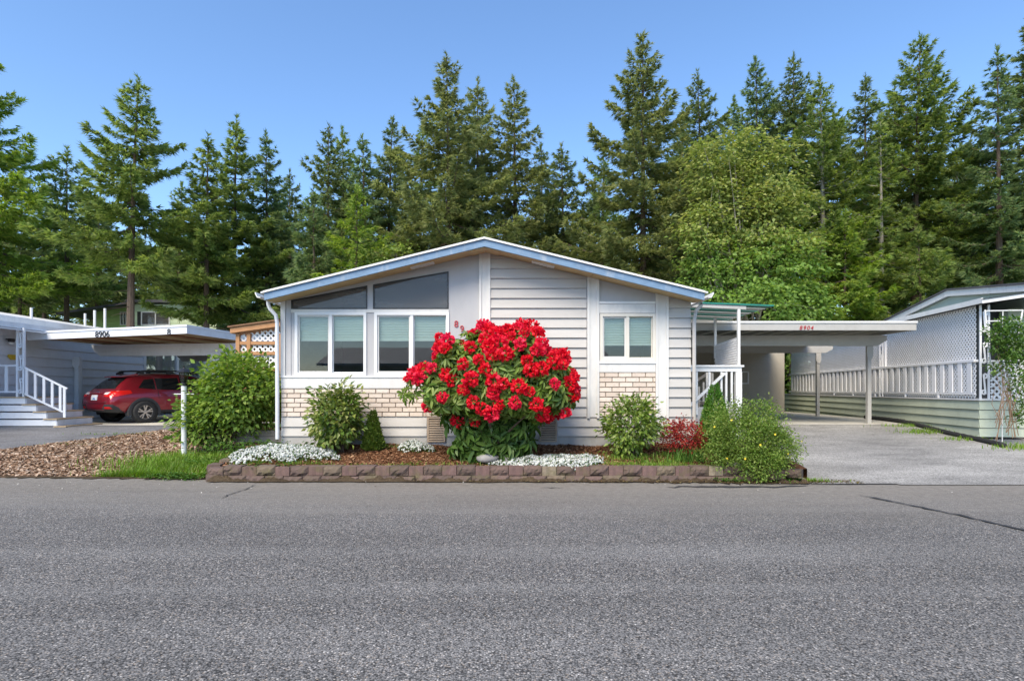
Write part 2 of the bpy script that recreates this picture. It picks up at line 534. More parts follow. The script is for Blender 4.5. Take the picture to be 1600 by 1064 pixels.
def chipmat(name, cols):
    m, n, b = mat_new(name)
    g = n.nodes.new('ShaderNodeNewGeometry')
    k = len(cols)
    n.links.new(ramp(n, g.outputs['Random Per Island'], [(i / (k - 1), c) for i, c in enumerate(cols)]), b.inputs['Base Color'])
    b.inputs['Roughness'].default_value = .95
    b.inputs['Specular IOR Level'].default_value = .15
    return m
M['chips_red'] = chipmat('bark_chips', [(.07, .03, .016), (.17, .08, .04), (.28, .14, .075), (.38, .24, .14)])
M['chips_tan'] = chipmat('tan_chips', [(.15, .08, .05), (.30, .19, .12), (.42, .30, .21), (.52, .42, .33)])
M['grit'] = chipmat('grit', [(.10, .08, .06), (.28, .26, .23), (.45, .43, .40), (.60, .58, .54)])
M['dead_leaf'] = chipmat('dead_leaves', [(.05, .03, .015), (.12, .075, .035), (.16, .14, .06)])

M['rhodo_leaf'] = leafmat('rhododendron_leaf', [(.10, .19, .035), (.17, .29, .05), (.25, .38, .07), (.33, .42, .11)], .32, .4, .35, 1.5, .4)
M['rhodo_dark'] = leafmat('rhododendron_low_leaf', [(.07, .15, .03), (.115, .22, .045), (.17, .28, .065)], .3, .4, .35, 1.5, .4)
M['rhodo_flower'] = leafmat('rhododendron_petal', [(.58, .006, .012), (.74, .010, .018), (.84, .016, .03), (.90, .06, .10)], .3, .5, .1, 3, .2, (.80, .03, .10))
M['shrub_a'] = leafmat('arching_shrub_leaf', [(.12, .22, .045), (.18, .30, .05), (.25, .38, .07), (.33, .41, .10)], .4, .5, .22, 2.2)
M['shrub_b'] = leafmat('camellia_leaf', [(.07, .14, .025), (.13, .22, .035), (.22, .29, .055), (.37, .39, .12)], .25, .4, .3, 3, .5)
M['shrub_c'] = leafmat('laurel_leaf', [(.10, .18, .03), (.16, .27, .045), (.24, .34, .06), (.33, .40, .11)], .3, .4, .3, 3, .5)
M['barberry'] = leafmat('barberry_leaf', [(.22, .02, .022), (.38, .03, .03), (.52, .05, .04), (.26, .12, .05)], .3, .5, .3, 4)
M['spruce'] = leafmat('dwarf_spruce_needle', [(.06, .18, .02), (.10, .26, .03), (.15, .33, .05)], .25, .6, .3, 5)
M['arbor'] = leafmat('arborvitae_spray', [(.05, .11, .015), (.10, .17, .02), (.16, .22, .035)], .25, .6, .3, 5)
M['potent'] = leafmat('potentilla_leaf', [(.12, .22, .04), (.18, .30, .05), (.25, .37, .07), (.33, .40, .12)], .35, .5, .35, 3)
M['vine'] = leafmat('vine_leaf', [(.06, .14, .03), (.11, .22, .04), (.18, .29, .06)], .3, .5, .3, 3)
M['grass'] = leafmat('grass_blade', [(.10, .22, .02), (.17, .33, .03), (.24, .40, .05), (.30, .36, .10)], .35, .6, .3, 3)
M['weed'] = leafmat('weed_leaf', [(.05, .13, .02), (.09, .20, .03), (.14, .26, .05)], .3, .6, .3, 3)
M['petal_white'] = leafmat('white_petal', [(.50, .55, .50), (.66, .68, .65), (.76, .76, .75)], .2, .7, .12, 5)
M['petal_yellow'] = leafmat('yellow_petal', [(.75, .55, .03), (.85, .68, .08)], .2, .7, .1, 5)
CON = {
 'green':  leafmat('fir_needles_green', [(0.112, 0.185, 0.055), (0.185, 0.274, 0.072), (0.269, 0.358, 0.095), (0.370, 0.437, 0.135)], .54, .6, .2, .55),
 'blue':   leafmat('fir_needles_blue', [(0.095, 0.168, 0.075), (0.151, 0.241, 0.100), (0.224, 0.314, 0.120), (0.314, 0.392, 0.155)], .54, .6, .2, .55),
 'olive':  leafmat('fir_needles_olive', [(0.123, 0.168, 0.060), (0.196, 0.246, 0.085), (0.286, 0.330, 0.115), (0.392, 0.414, 0.170)], .52, .6, .22, .6),
 'bright': leafmat('fir_needles_bright', [(0.134, 0.235, 0.045), (0.213, 0.336, 0.062), (0.314, 0.437, 0.085), (0.414, 0.504, 0.120)], .52, .6, .2, .6),
 'deep':   leafmat('fir_needles_deep', [(0.084, 0.134, 0.055), (0.140, 0.202, 0.072), (0.213, 0.274, 0.098), (0.291, 0.347, 0.130)], .52, .6, .2, .6),
}
M['maple'] = leafmat('maple_leaf', [(.18, .26, .07), (.26, .34, .09), (.35, .41, .115), (.46, .48, .17)], .42, .5, .22, .7)
M['maple_low'] = leafmat('low_maple_leaf', [(.14, .25, .06), (.21, .35, .075), (.30, .43, .10)], .42, .5, .22, .8)

# ------------------------------------------------------------------ ground
def sm(t):
    t = np.clip(t, 0, 1)
    return t
def edge_y(X): return 9.34 - .046 * (np.asarray(X, float))
def hgt(X, Y):
    X = np.asarray(X, float); Y = np.asarray(Y, float)
    e = edge_y(X)
    hl = .50 * np.clip((Y - e - .05) / (15.0 - e), 0, 1)
    hr = .53 * np.clip((Y - e - .05) / 6.2, 0, 1)
    k = np.clip((X + 5.5) / 9.5, 0, 1)
    h = hl * (1 - k) + hr * k
    return np.where(Y < e + .02, -.03, h)

def grid_sheet(name, xs, ys, zf, mat, mask=None, kind='structure', parent=None):
    X, Y = np.meshgrid(xs, ys)
    Z = zf(X, Y)
    V = np.stack([X, Y, Z], -1).reshape(-1, 3)
    nx = len(xs)
    i = np.arange(len(ys) - 1)[:, None] * nx + np.arange(nx - 1)[None]
    F = np.stack([i, i + 1, i + nx + 1, i + nx], -1).reshape(-1, 4)
    if mask is not None:
        cc = V[F].mean(1)
        F = F[mask(cc[:, 0], cc[:, 1])]
    o = np_mesh(name, V, F, mat, parent, kind=kind, smooth=True)
    return o

xs = np.concatenate([[-900, -300, -120, -60, -40], np.arange(-30, 30.1, .6), [40, 60, 120, 300, 900]])
ys = np.concatenate([[-900, -300, -100, -40, -20, -5, 5], np.arange(8, 20, .4), np.arange(20, 40, 2), [45, 60, 100, 200, 500, 1500]])
g = grid_sheet('ground', xs, ys, lambda X, Y: hgt(X, Y) - .025, M['ground'])
g['label'] = 'dark soil and rough grass of the lots behind the road'

# road sheet: follows the kerb line
rx = np.arange(-120, 120.1, 2.0)
V = []; F = []
rj = np.random.default_rng(5)
rx = np.concatenate([[-600, -200], np.arange(-60, -14, 3), np.arange(-14, 14, .25), np.arange(14, 61, 3), [200, 600]])
n_ = len(rx)
jit = rj.normal(0, .018, n_)
for j, yy in enumerate((-4.2, 4.0, None)):
    for i, x in enumerate(rx):
        V.append((x, (edge_y(x) - .05 + jit[i]) if yy is None else yy, 0.0 if yy is None else (0.012 if yy > 0 else 0.0)))
for j in range(2):
    for i in range(n_ - 1):
        F.append((j * n_ + i, j * n_ + i + 1, (j + 1) * n_ + i + 1, (j + 1) * n_ + i))
road = np_mesh('road', V, F, M['road'], kind='structure')
road['label'] = 'wide grey asphalt road across the foreground'

M['tar'] = paint('tar', (.035, .035, .038), .8, .3, 8)
M['dampdirt'] = soil_mat('damp_dirt', [(.3, (.03, .022, .014)), (.5, (.075, .055, .035)), (.7, (.13, .10, .065))], 30)
def road_strip(name, pts, wid, mat, z=.016, seed=1):
    r_ = np.random.default_rng(seed)
    vs_, fs_ = [], []
    P_ = []
    for a, b in zip(pts[:-1], pts[1:]):
        for k in range(6):
            t = k / 6
            P_.append((a[0] * (1 - t) + b[0] * t, a[1] * (1 - t) + b[1] * t))
    P_.append(pts[-1])
    for i, p in enumerate(P_):
        e = min(1, i / 3, (len(P_) - 1 - i) / 3) * .9 + .1
        wv = wid * e * r_.uniform(.5, 1.4)
        jx = r_.normal(0, wid * .25)
        a = P_[max(0, i - 1)]; b = P_[min(len(P_) - 1, i + 1)]
        d = Vector((b[0] - a[0], b[1] - a[1], 0)).normalized(); nn = Vector((-d.y, d.x, 0))
        vs_.append((p[0] + nn.x * (wv / 2 + jx), p[1] + nn.y * (wv / 2 + jx), z)); vs_.append((p[0] - nn.x * (wv / 2 - jx), p[1] - nn.y * (wv / 2 - jx), z))
    for i in range(len(P_) - 1):
        fs_.append((2 * i, 2 * i + 1, 2 * i + 3, 2 * i + 2))
    return np_mesh(name, vs_, fs_, mat, road)
def rp(px, py):
    Y = CAM_H * FPX / (py - HOR)
    return ((px - 800) / FPX * Y, Y)
o = road_strip('tar_seam', [rp(1340, 774), rp(1395, 785), rp(1450, 796), rp(1520, 811), rp(1600, 830), rp(1700, 852)], .05, M['tar'], .018, 1)
o = road_strip('tar_patch', [rp(1040, 761), rp(1110, 760.5), rp(1190, 761), rp(1265, 759.5)], .13, M['tar'], .008, 2)
o = road_strip('crack', [rp(345, 780), rp(362, 772), rp(385, 765), rp(400, 757)], .02, M['tar'], .014, 3)
o = road_strip('crack', [rp(1250, 757.5), rp(1380, 757), rp(1500, 757), rp(1650, 758)], .035, M['tar'], .007, 4)
o = road_strip('crack', [rp(845, 762), rp(880, 763)], .05, M['tar'], .008, 5)
# dirt that collects against the wall base
dv = [(x, float(edge_y(x)) - .02) for x in np.arange(-10.5, 5.3, .5)]
o = road_strip('dirt_line', dv, .2, M['dampdirt'], .012, 6)

# driveways, slabs, mulch yards
def sheet_poly(name, inside, x0, x1, y0, y1, step, dz, mat):
    return grid_sheet(name, np.arange(x0, x1 + .01, step), np.arange(y0, y1 + .01, step), lambda X, Y: hgt(X, np.maximum(Y, edge_y(X) + .03)) + dz, mat,
                      mask=lambda X, Y: inside(X, Y))
dr = sheet_poly('driveway', lambda X, Y: (X > 4.75) & (X < 12.0 + .15 * (Y - 10)) & (Y > edge_y(X) - .12) & (Y < 15.9), 4.5, 14, 8.4, 16.2, .12, .012, M['drive_r'])
dr['label'] = 'pale worn driveway sloping up to the open carport'
def in_l(X, Y):
    # left driveway: left of the line from (-10.8, 12) to (-9.0, 14.3)
    t = (Y - 12.0) / 2.3
    return (X < -10.8 + 1.8 * t) & (Y > edge_y(X) + .0) & (Y < 15.6)
dl = sheet_poly('driveway', in_l, -22, -7.6, 9.4, 15.7, .12, .012, M['drive_l'])
dl['label'] = 'dark asphalt driveway in front of the red car'
def in_m(X, Y):
    t = (Y - 12.0) / 2.3
    return (X >= -10.8 + 1.8 * t) & (Y > edge_y(X) - .04) & (Y < 15.6) & (X < -4.4) & (X > -13)
my = sheet_poly('mulch_yard', in_m, -13, -4.3, 9.3, 15.7, .12, .010, M['mulch_tan'])
my['label'] = 'tan wood chip yard beside the left driveway'
s = MB().box(4.9, 11.6, 15.6, 27.0, .30, .555).build('carport_slab', M['slab'], kind='structure')
s['label'] = 'concrete floor of the open carport on the right'
s = MB().box(-14.0, -6.9, 15.45, 27.0, .36, .50).build('carport_slab', M['slab'], kind='structure')
s['label'] = 'concrete floor under the red car'
# ------------------------------------------------------------------ main house
HY = 11.0
def hx(px): return px2x(px, HY)
def hz(py): return py2z(py, HY)
RX = -.505                              # ridge x
def roofz(x):                           # underside of the roof at the wall plane
    return 4.145 - .244 * abs(x - RX)
house = thing('mobile_home', 'grey single storey home with low gable roof, blue fascia and big front windows', 'house', (RX, HY, .42))
XL, XR = -4.45, 3.44

def wall_with_holes(mb, x0, x1, z0, top, holes, y0, y1):
    cuts = sorted(set([x0, x1, RX] + [h[0] for h in holes] + [h[1] for h in holes]))
    cuts = [c for c in cuts if x0 <= c <= x1]
    for a, b in zip(cuts[:-1], cuts[1:]):
        mid = (a + b) / 2
        hs = sorted([h for h in holes if h[0] < mid < h[1]], key=lambda h: h[2])
        lo = (lambda x: z0)
        for h in hs:
            if h[2] - lo(mid) > .002:
                mb.prism_y([(a, lo(a)), (b, lo(b)), (b, h[2]), (a, h[2])], y0, y1)
            lo = h[3]
        mb.prism_y([(a, lo(a)), (b, lo(b)), (b, top(b)), (a, top(a))], y0, y1)
WZ0, WZ1 = hz(586), hz(489)
cl_top = lambda x: min(roofz(x) - .014, 3.236 + .1767 * (x + 4.265))
w1 = (hx(462), hx(572), WZ0, lambda x: WZ1)
w2 = (hx(586), hx(701), WZ0, lambda x: WZ1)
c1 = (hx(455), hx(574), hz(483), cl_top)
c2 = (hx(583), hx(701), hz(483), cl_top)
RZ0, RZ1 = hz(563), hz(491)
w3 = (hx(938), hx(1023), RZ0, lambda x: RZ1)
mb = MB()
wall_with_holes(mb, XL, XR, .36, roofz, [w1, w2, c1, c2, w3], HY, HY + .1)
mb.build('front_wall', M['panel'], house, world=True)
# side and rear walls
mb = MB()
mb.box(XL, XL + .1, HY + .1, HY + 14, .36, roofz(XL))
mb.box(XR - .1, XR, HY + .1, HY + 14, .36, roofz(XR))
mb.prism_y([(XL, .36), (XR, .36), (XR, roofz(XR)), (RX, roofz(RX)), (XL, roofz(XL))], HY + 14, HY + 14.1)
mb.build('side_wall', M['siding'], house, world=True)
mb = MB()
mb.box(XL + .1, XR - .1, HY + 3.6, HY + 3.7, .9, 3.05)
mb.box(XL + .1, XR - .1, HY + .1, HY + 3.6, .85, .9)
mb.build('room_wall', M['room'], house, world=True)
# roof
YA, YB = 10.4, 25.6
RE = 4.02
def rz(x, d=0): return 4.27 - .244 * abs(x - RX) + d
mb = MB()
for sgn in (-1, 1):
    xe = RX + sgn * (RE + .06)
    poly = [(RX, rz(RX, -.03)), (xe, rz(xe, -.03)), (xe, rz(xe, .0)), (RX, rz(RX, 0))]
    if sgn < 0: poly = [poly[1], poly[0], poly[3], poly[2]]
    mb.prism_y(poly, YA - .02, YB)
mb.build('roof', M['roof'], house, world=True)
for sgn in (-1, 1):
    xe = RX + sgn * RE
    m1 = MB(); poly = [(RX, rz(RX, -.165)), (xe, rz(xe, -.165)), (xe, rz(xe, -.032)), (RX, rz(RX, -.032))]
    if sgn < 0: poly = [poly[1], poly[0], poly[3], poly[2]]
    m1.prism_y(poly, YA, YA + .04)
    f = m1.build('fascia', M['blue'], house, world=True)
    m1 = MB(); poly = [(RX, rz(RX, -.033)), (xe - sgn * -.0, rz(xe, -.033)), (xe, rz(xe, .002)), (RX, rz(RX, .002))]
    if sgn < 0: poly = [poly[1], poly[0], poly[3], poly[2]]
    m1.prism_y(poly, YA - .035, YA - .02)
    m1.build('drip_edge', M['white'], house, world=True)
    # soffit boards under the rake, in panels
    n = 4
    for k in range(n):
        a = RX + sgn * RE * k / n + sgn * .004; b = RX + sgn * RE * (k + 1) / n - sgn * .004
        if sgn < 0: a, b = b, a
        y0, y1 = YA + .042, HY - .002
        f0, f1, t_ = -.165, -.128, .02            # the soffit rises a little towards the wall
        MB().add([(a, y0, rz(a, f0)), (b, y0, rz(b, f0)), (b, y1, rz(b, f1)), (a, y1, rz(a, f1)), (a, y0, rz(a, f0 + t_)), (b, y0, rz(b, f0 + t_)), (b, y1, rz(b, f1 + t_)), (a, y1, rz(a, f1 + t_))],
                 [(0, 3, 2, 1), (4, 5, 6, 7), (0, 1, 5, 4), (1, 2, 6, 5), (2, 3, 7, 6), (3, 0, 4, 7)]).build('soffit_panel', M['soffit'], house, world=True)
    # soffit vent strip
    xa = hx(642 if sgn < 0 else 831) * (10.7 / HY); xb = hx(678 if sgn < 0 else 866) * (10.7 / HY)
    m1 = MB()
    q = [(xa, rz(xa, -.168)), (xb, rz(xb, -.168)), (xb, rz(xb, -.150)), (xa, rz(xa, -.150))]
    m1.prism_y(q, 10.63, 10.80)
    for k in range(6):
        x = xa + (xb - xa) * (k + .5) / 6
        m1.box(x - .025, x + .025, 10.65, 10.78, rz(x, -.175), rz(x, -.169))
    m1.build('soffit_vent', M['trim'], house, world=True)
MB().add([(RX - .26, YA + .05, rz(RX - .26, -.18)), (RX, YA + .05, rz(RX, -.18)), (RX + .26, YA + .05, rz(RX + .26, -.18)), (RX + .26, HY - .004, rz(RX + .26, -.143)), (RX, HY - .004, rz(RX, -.143)), (RX - .26, HY - .004, rz(RX - .26, -.143)),
          (RX - .26, YA + .05, rz(RX - .26, -.167)), (RX, YA + .05, rz(RX, -.167)), (RX + .26, YA + .05, rz(RX + .26, -.167)), (RX + .26, HY - .004, rz(RX + .26, -.13)), (RX, HY - .004, rz(RX, -.13)), (RX - .26, HY - .004, rz(RX - .26, -.13))],
         [(0, 5, 4, 1), (1, 4, 3, 2), (0, 1, 7, 6), (1, 2, 8, 7), (0, 6, 11, 5), (2, 3, 9, 8)]).build('ridge_soffit', M['soffit'], house, world=True)
# gutters and downspouts
for sgn in (-1, 1):
    xe = RX + sgn * (RE + .07)
    x2 = xe + sgn * .10
    z = rz(RX + RE, -.02)
    m1 = MB()
    prof = [(xe, z - .10), (xe + sgn * .06, z - .10), (x2, z - .03), (x2, z + .0), (x2 - sgn * .012, z + .0), (xe + sgn * .055, z - .085), (xe, z - .085)]
    if sgn < 0: prof = prof[::-1]
    m1.prism_y(prof, YA + .0, YB)
    m1.build('gutter', M['white'], house, world=True)
    if sgn < 0:
        yy = 10.86
        pts = [(xe - .05, yy, z - .09), (xe - .05, yy, z - .16), (xe - .02, yy, z - .24), (px2x(431, yy), yy, z - .36), (px2x(433, yy), yy, z - .5), (px2x(433.5, yy), yy, .55)]
    else:
        yy = 10.93
        pts = [(xe + .05, yy, z - .09), (xe + .045, yy, z - .16), (xe - .05, yy, z - .26), (XR + .07, yy, z - .36), (XR + .055, yy, z - .5), (XR + .055, yy, .5)]
    m1 = MB(); m1.tube(pts, .036, 8)
    m1.build('downspout', M['post'] if sgn < 0 else M['siding'], house, world=True)

# lap siding boards: clipped by the roof slope, bottom edge proud
def clip_top(poly, f):
    """clip polygon (x,z) to z < f(x) where f is linear over the board"""
    o = []
    n = len(poly)
    for i in range(n):
        p, q = poly[i], poly[(i + 1) % n]
        dp, dq = p[1] - f(p[0]), q[1] - f(q[0])
        if dp <= 0: o.append(p)
        if dp * dq < 0:
            t = dp / (dp - dq)
            o.append((p[0] + (q[0] - p[0]) * t, p[1] + (q[1] - p[1]) * t))
    return o
def lap_board(x0, x1, z0, z1, parent, mat, top=None, proud=.034, yw=HY):
    poly = [(x0, z0), (x1, z0), (x1, z1), (x0, z1)]
    if top: poly = clip_top(poly, top)
    if len(poly) < 3: return
    m1 = MB()
    n = len(poly)
    vs_ = [(x, yw - .004 - proud * (z1 - z) / (z1 - z0), z) for x, z in poly] + [(x, yw, z) for x, z in poly]
    fs_ = [tuple(range(n))] + [(i, i + n, (i + 1) % n + n, (i + 1) % n) for i in range(n)]
    m1.add(vs_, fs_)
    return m1.build('siding_board', mat, parent, world=True)
lap = .1905
z = hz(651)
while z < 4.2:
    lap_board(hx(766), hx(916), z, z + lap - .020, house, M['siding'], lambda x: roofz(x) - .01)
    lap_board(hx(1044), XR + .01, z, z + lap - .020, house, M['siding'], lambda x: roofz(x) - .01)
    z += lap
for (za, zb) in ((hz(666.3), hz(651.8)), (hz(681), hz(667.3))):
    for (xa, xb) in ((XL, hx(667)), (hx(697), hx(842)), (hx(871), XR + .01)):
        lap_board(xa, xb, za, zb, house, M['siding'])
for (xa, xb) in ((XL, hx(667)), (hx(697), hx(842)), (hx(871), XR + .005)):
    MB().box(xa, xb, HY - .012, HY, .36, hz(681.5)).build('base_board', M['concrete'], house, world=True)

def vtrim(xa, xb, zb, proud, nm='trim_board', top=roofz, mat='trim'):
    return MB().prism_y([(xa, zb), (xb, zb), (xb, top(xb)), (xa, top(xa))], HY - proud, HY - .0005).build(nm, M[mat], house, world=True)
tz = hz(651.5)
vtrim(XL - .006, hx(446.5), hz(590), .035)
vtrim(hx(447), hx(455), hz(590), .014, mat='panel')
for (a, b) in ((749, 766), (917.5, 935.5), (1024, 1043.5)):
    vtrim(hx(a), hx(b), tz if a > 800 else hz(655), .03)
    vtrim(hx(a) - .003, hx(a + 3.4), tz - .02, .055, 'trim_batten')
    vtrim(hx(b - 3.4), hx(b) + .003, tz - .02, .055, 'trim_batten')
# horizontal bands
def hband(a, b, t, bt, proud, nm='trim_board', mat='trim'):
    return MB().box(hx(a), hx(b), HY - proud, HY - .0005, hz(bt), hz(t)).build(nm, M[mat], house, world=True)
hband(455.5, 701.5, 483.6, 488.6, .02, 'window_head', 'trim')
hband(440, 748.5, 590, 606.5, .032, 'sill_board')
hband(440, 748.5, 587.2, 589.8, .05, 'sill_cap', 'white')
hband(936, 1023.5, 475.5, 489.5, .03)
hband(936, 1023.5, 471.5, 475.2, .045, 'sill_cap', 'white')
hband(936, 1023.5, 568.5, 581.5, .032)
hband(936, 1023.5, 564.2, 568.2, .05, 'sill_cap', 'white')
# clerestory frames and glass
for (ca, cb) in ((455, 574), (583, 701)):
    f = MB()
    xa, xb = hx(ca), hx(cb); zb = hz(483)
    t = .022
    f.box(xa, xb, HY - .012, HY + .05, zb, zb + t)
    f.prism_y([(xa, cl_top(xa) - t), (xb, cl_top(xb) - t), (xb, cl_top(xb)), (xa, cl_top(xa))], HY - .012, HY + .05)
    f.prism_y([(xa, zb + t), (xa + t, zb + t), (xa + t, cl_top(xa + t) - t), (xa, cl_top(xa) - t)], HY - .012, HY + .05)
    f.prism_y([(xb - t, zb + t), (xb, zb + t), (xb, cl_top(xb) - t), (xb - t, cl_top(xb - t) - t)], HY - .012, HY + .05)
    fo = f.build('clerestory_window', M['dark'], house, world=True)
    MB().prism_y([(xa + t, zb + t), (xb - t, zb + t), (xb - t, cl_top(xb - t) - t), (xa + t, cl_top(xa + t) - t)], HY + .012, HY + .018).build('pane', M['glass_dark'], fo, world=True)
# sliding windows: white frame, left sash in front of the right sash, blinds behind
def slider(x0, x1, z0, z1, blind, flip=False, frame_mat='vinyl'):
    t = .045
    f = MB()
    f.box(x0 - .01, x1 + .01, HY - .03, HY + .08, z1 - t, z1 + .01)
    f.box(x0 - .01, x1 + .01, HY - .03, HY + .08, z0 - .01, z0 + t)
    f.box(x0 - .01, x0 + t, HY - .03, HY + .08, z0 + t, z1 - t)
    f.box(x1 - t, x1 + .01, HY - .03, HY + .08, z0 + t, z1 - t)
    xm = (x0 + x1) / 2
    f.box(xm - .028, xm + .028, HY - .02, HY + .06, z0 + t, z1 - t)
    fo = f.build('window', M[frame_mat], house, world=True)
    for k, (a, b) in enumerate(((x0 + t, xm - .028), (xm + .028, x1 - t))):
        s_ = MB(); q = .030 if k == 0 else .016
        y0, y1 = (HY + .005, HY + .03) if k == 0 else (HY + .032, HY + .055)
        za, zb = z0 + t, z1 - t
        s_.box(a, a + q, y0, y1, za, zb); s_.box(b - q, b, y0, y1, za, zb)
        s_.box(a + q, b - q, y0, y1, za, za + q); s_.box(a + q, b - q, y0, y1, zb - q, zb)
        s_.build('sash', M['trim'] if k == 0 else M[frame_mat], fo, world=True)
        MB().box(a + q, b - q, y0 + .01, y0 + .015, za + q, zb - q).build('pane', M['glass'], fo, world=True)
        # pleated blind
        if blind:
            bl = MB(); zt = z1 - .06; zlow = zt - (z1 - z0) * blind
            nz = int((zt - zlow) / .032)
            vs_, fs_ = [], []
            for i in range(nz * 2 + 1):
                zz = zt - i * .016; yy = HY + .085 + (.014 if i % 2 else 0)
                vs_ += [(a - .01, yy, zz), (b + .01, yy, zz)]
            for i in range(nz * 2): fs_.append((2 * i, 2 * i + 1, 2 * i + 3, 2 * i + 2))
            bl.add(vs_, fs_)
            zz = zt - nz * .032
            bl.box(a - .01, b + .01, HY + .08, HY + .105, zz - .028, zz)
            bl.build('blind', M['blind'], fo, world=True)
slider(w1[0], w1[1], WZ0, WZ1, .40)
slider(w2[0], w2[1], WZ0, WZ1, .38)
slider(w3[0], w3[1], RZ0, RZ1, .60, frame_mat='cream')

# bricks
brick_cache = {}
def brick_mesh(L, h):
    k = (round(L, 3), round(h, 3))
    if k not in brick_cache:
        b = .005
        v = [(0, 0, 0), (L, 0, 0), (L, 0, h), (0, 0, h), (b, -.022, b), (L - b, -.022, b), (L - b, -.022, h - b), (b, -.022, h - b)]
        me = bpy.data.meshes.new('brick')
        me.from_pydata(v, [], [(4, 5, 6, 7), (0, 1, 5, 4), (1, 2, 6, 5), (2, 3, 7, 6), (3, 0, 4, 7)])
        me.materials.append(M['brick'])
        brick_cache[k] = me
    return brick_cache[k]
def brick_field(xa, xb, zb, zt, rows, L):
    MB().box(xa, xb, HY - .006, HY - .0004, zb, zt).build('mortar_bed', M['mortar'], house, world=True)
    ph = (zt - zb) / rows
    rg = random.Random(4)
    for r_ in range(rows):
        x = xa - (0 if r_ % 2 else L * .5) + rg.uniform(-.02, .0)
        while x < xb - .03:
            a = max(x, xa); b = min(x + L - .011, xb)
            if b - a > .03:
                o = link('brick', brick_mesh(b - a, ph - .012), None, house)
                o.location = (a - RX, -.006 - rg.uniform(0, .004), zb + r_ * ph + .006 - .42)
            x += L
brick_field(XL + .005, hx(666), hz(651), hz(607.5), 6, .262)
brick_field(hx(666) + .002, hx(748.5), hz(651), hz(607.5), 6, .262)
brick_field(hx(936), hx(1023.8), hz(651), hz(582), 9, .262)

# crawl space vents
for (a, b) in ((668, 696), (843, 870)):
    f = MB(); xa, xb, zb, zt = hx(a), hx(b), hz(690), hz(651.5)
    f.box(xa, xa + .03, HY - .05, HY, zb, zt); f.box(xb - .03, xb, HY - .05, HY, zb, zt)
    f.box(xa + .03, xb - .03, HY - .05, HY, zb, zb + .03); f.box(xa + .03, xb - .03, HY - .05, HY, zt - .03, zt)
    v = f.build('crawl_vent', M['vent'], house, world=True)
    MB().box(xa + .03, xb - .03, HY - .006, HY - .001, zb + .03, zt - .03).build('vent_screen', M['dark'], v, world=True)
    for k in range(9):
        zz = zb + .045 + k * (zt - zb - .075) / 9
        MB().add([(xa + .03, HY - .046, zz), (xb - .03, HY - .046, zz), (xb - .03, HY - .018, zz + .022), (xa + .03, HY - .018, zz + .022),
                  (xa + .03, HY - .046, zz + .008), (xb - .03, HY - .046, zz + .008), (xb - .03, HY - .018, zz + .034), (xa + .03, HY - .018, zz + .034)],
                 [(0, 1, 2, 3), (7, 6, 5, 4), (0, 4, 5, 1), (1, 5, 6, 2), (3, 2, 6, 7), (0, 3, 7, 4)]).build('louver', M['vent'], v, world=True)

# house numbers: mesh text
def text_mesh(txt, size, depth, mat, name, parent, pos, rotz=0.0, world=True, italic=0.0, align='CENTER', roty=0.0, spacing=1.0):
    cu = bpy.data.curves.new(name, 'FONT')
    cu.body = txt; cu.size = size; cu.extrude = depth; cu.space_character = spacing; cu.align_x = align; cu.shear = italic
    cu.offset = 0.0
    tmp = bpy.data.objects.new(name, cu)
    me = bpy.data.meshes.new_from_object(tmp)
    me.name = name
    bpy.data.objects.remove(tmp)
    bpy.data.curves.remove(cu)
    Mx = Matrix.Translation(pos) @ Matrix.Rotation(rotz, 4, 'Z') @ Matrix.Rotation(roty, 4, 'Y') @ Matrix.Rotation(R(90), 4, 'X')
    if world and parent is not None:
        r_ = root_of(parent)
        Mx = (Matrix.Translation(r_.location) @ Matrix.Rotation(r_.rotation_euler[2], 4, 'Z')).inverted() @ Mx
    me.transform(Mx)
    return link(name, me, mat, parent)
for ch, px, py in (('8', 713, 511), ('9', 722, 518.5), ('0', 731, 526), ('4', 740, 534)):
    text_mesh(ch, .175, .008, M['red_num'], 'house_number', house, (hx(px), HY - .012, hz(py)))

# ------------------------------------------------------------------ porch beside the house
porch = thing('side_porch', 'white railed side porch with green edged awning beside the grey house', 'porch', (4.2, 12.2, .5))
PY = 12.2
def qx(px): return px2x(px, PY)
def qz(py): return py2z(py, PY)
MB().box(3.47, qx(1160), PY - .04, PY + 1.9, qz(580), qz(570.5)).build('rail_cap', M['white'], porch, world=True) if False else None
MB().box(3.46, qx(1161), PY - .06, PY + .06, qz(573.5), qz(570.5)).build('rail_cap', M['white'], porch, world=True)
MB().box(3.46, qx(1158), PY - .03, PY + .03, qz(580.5), qz(573.8)).build('top_rail', M['white'], porch, world=True)
for px in (1088.5, 1108, 1117, 1122, 1127, 1134.5, 1143):
    off = .0 if px in (1088.5, 1108, 1127, 1134.5, 1143) else .5
    x = qx(px)
    MB().box(x - .02, x + .02, PY + off - .02, PY + off + .02, qz(648 if px < 1100 else 640), qz(580.8)).build('baluster', M['white'], porch, world=True)
MB().box(qx(1148.5), qx(1158), PY - .05, PY + .05, .5, qz(581)).build('newel_post', M['white'], porch, world=True)
MB().bar((qx(1074), PY - .05, qz(636)), (qx(1131), PY - .05, qz(583)), .04, .055).build('stair_rail', M['white'], porch, world=True)
MB().bar((qx(1068), PY + 1.1, py2z(622, PY + 1.1)), (px2x(1108, PY + 1.1), PY + 1.1, py2z(582, PY + 1.1)), .04, .06).build('stair_rail', M['cdark'], porch, world=True)
for k in range(4):
    x = px2x(1092 + 7 * k, PY + 1.1)
    MB().box(x - .02, x + .02, PY + 1.08, PY + 1.12, py2z(640, PY + 1.1), py2z(604 - 7 * k, PY + 1.1)).build('baluster', M['cport'], porch, world=True)
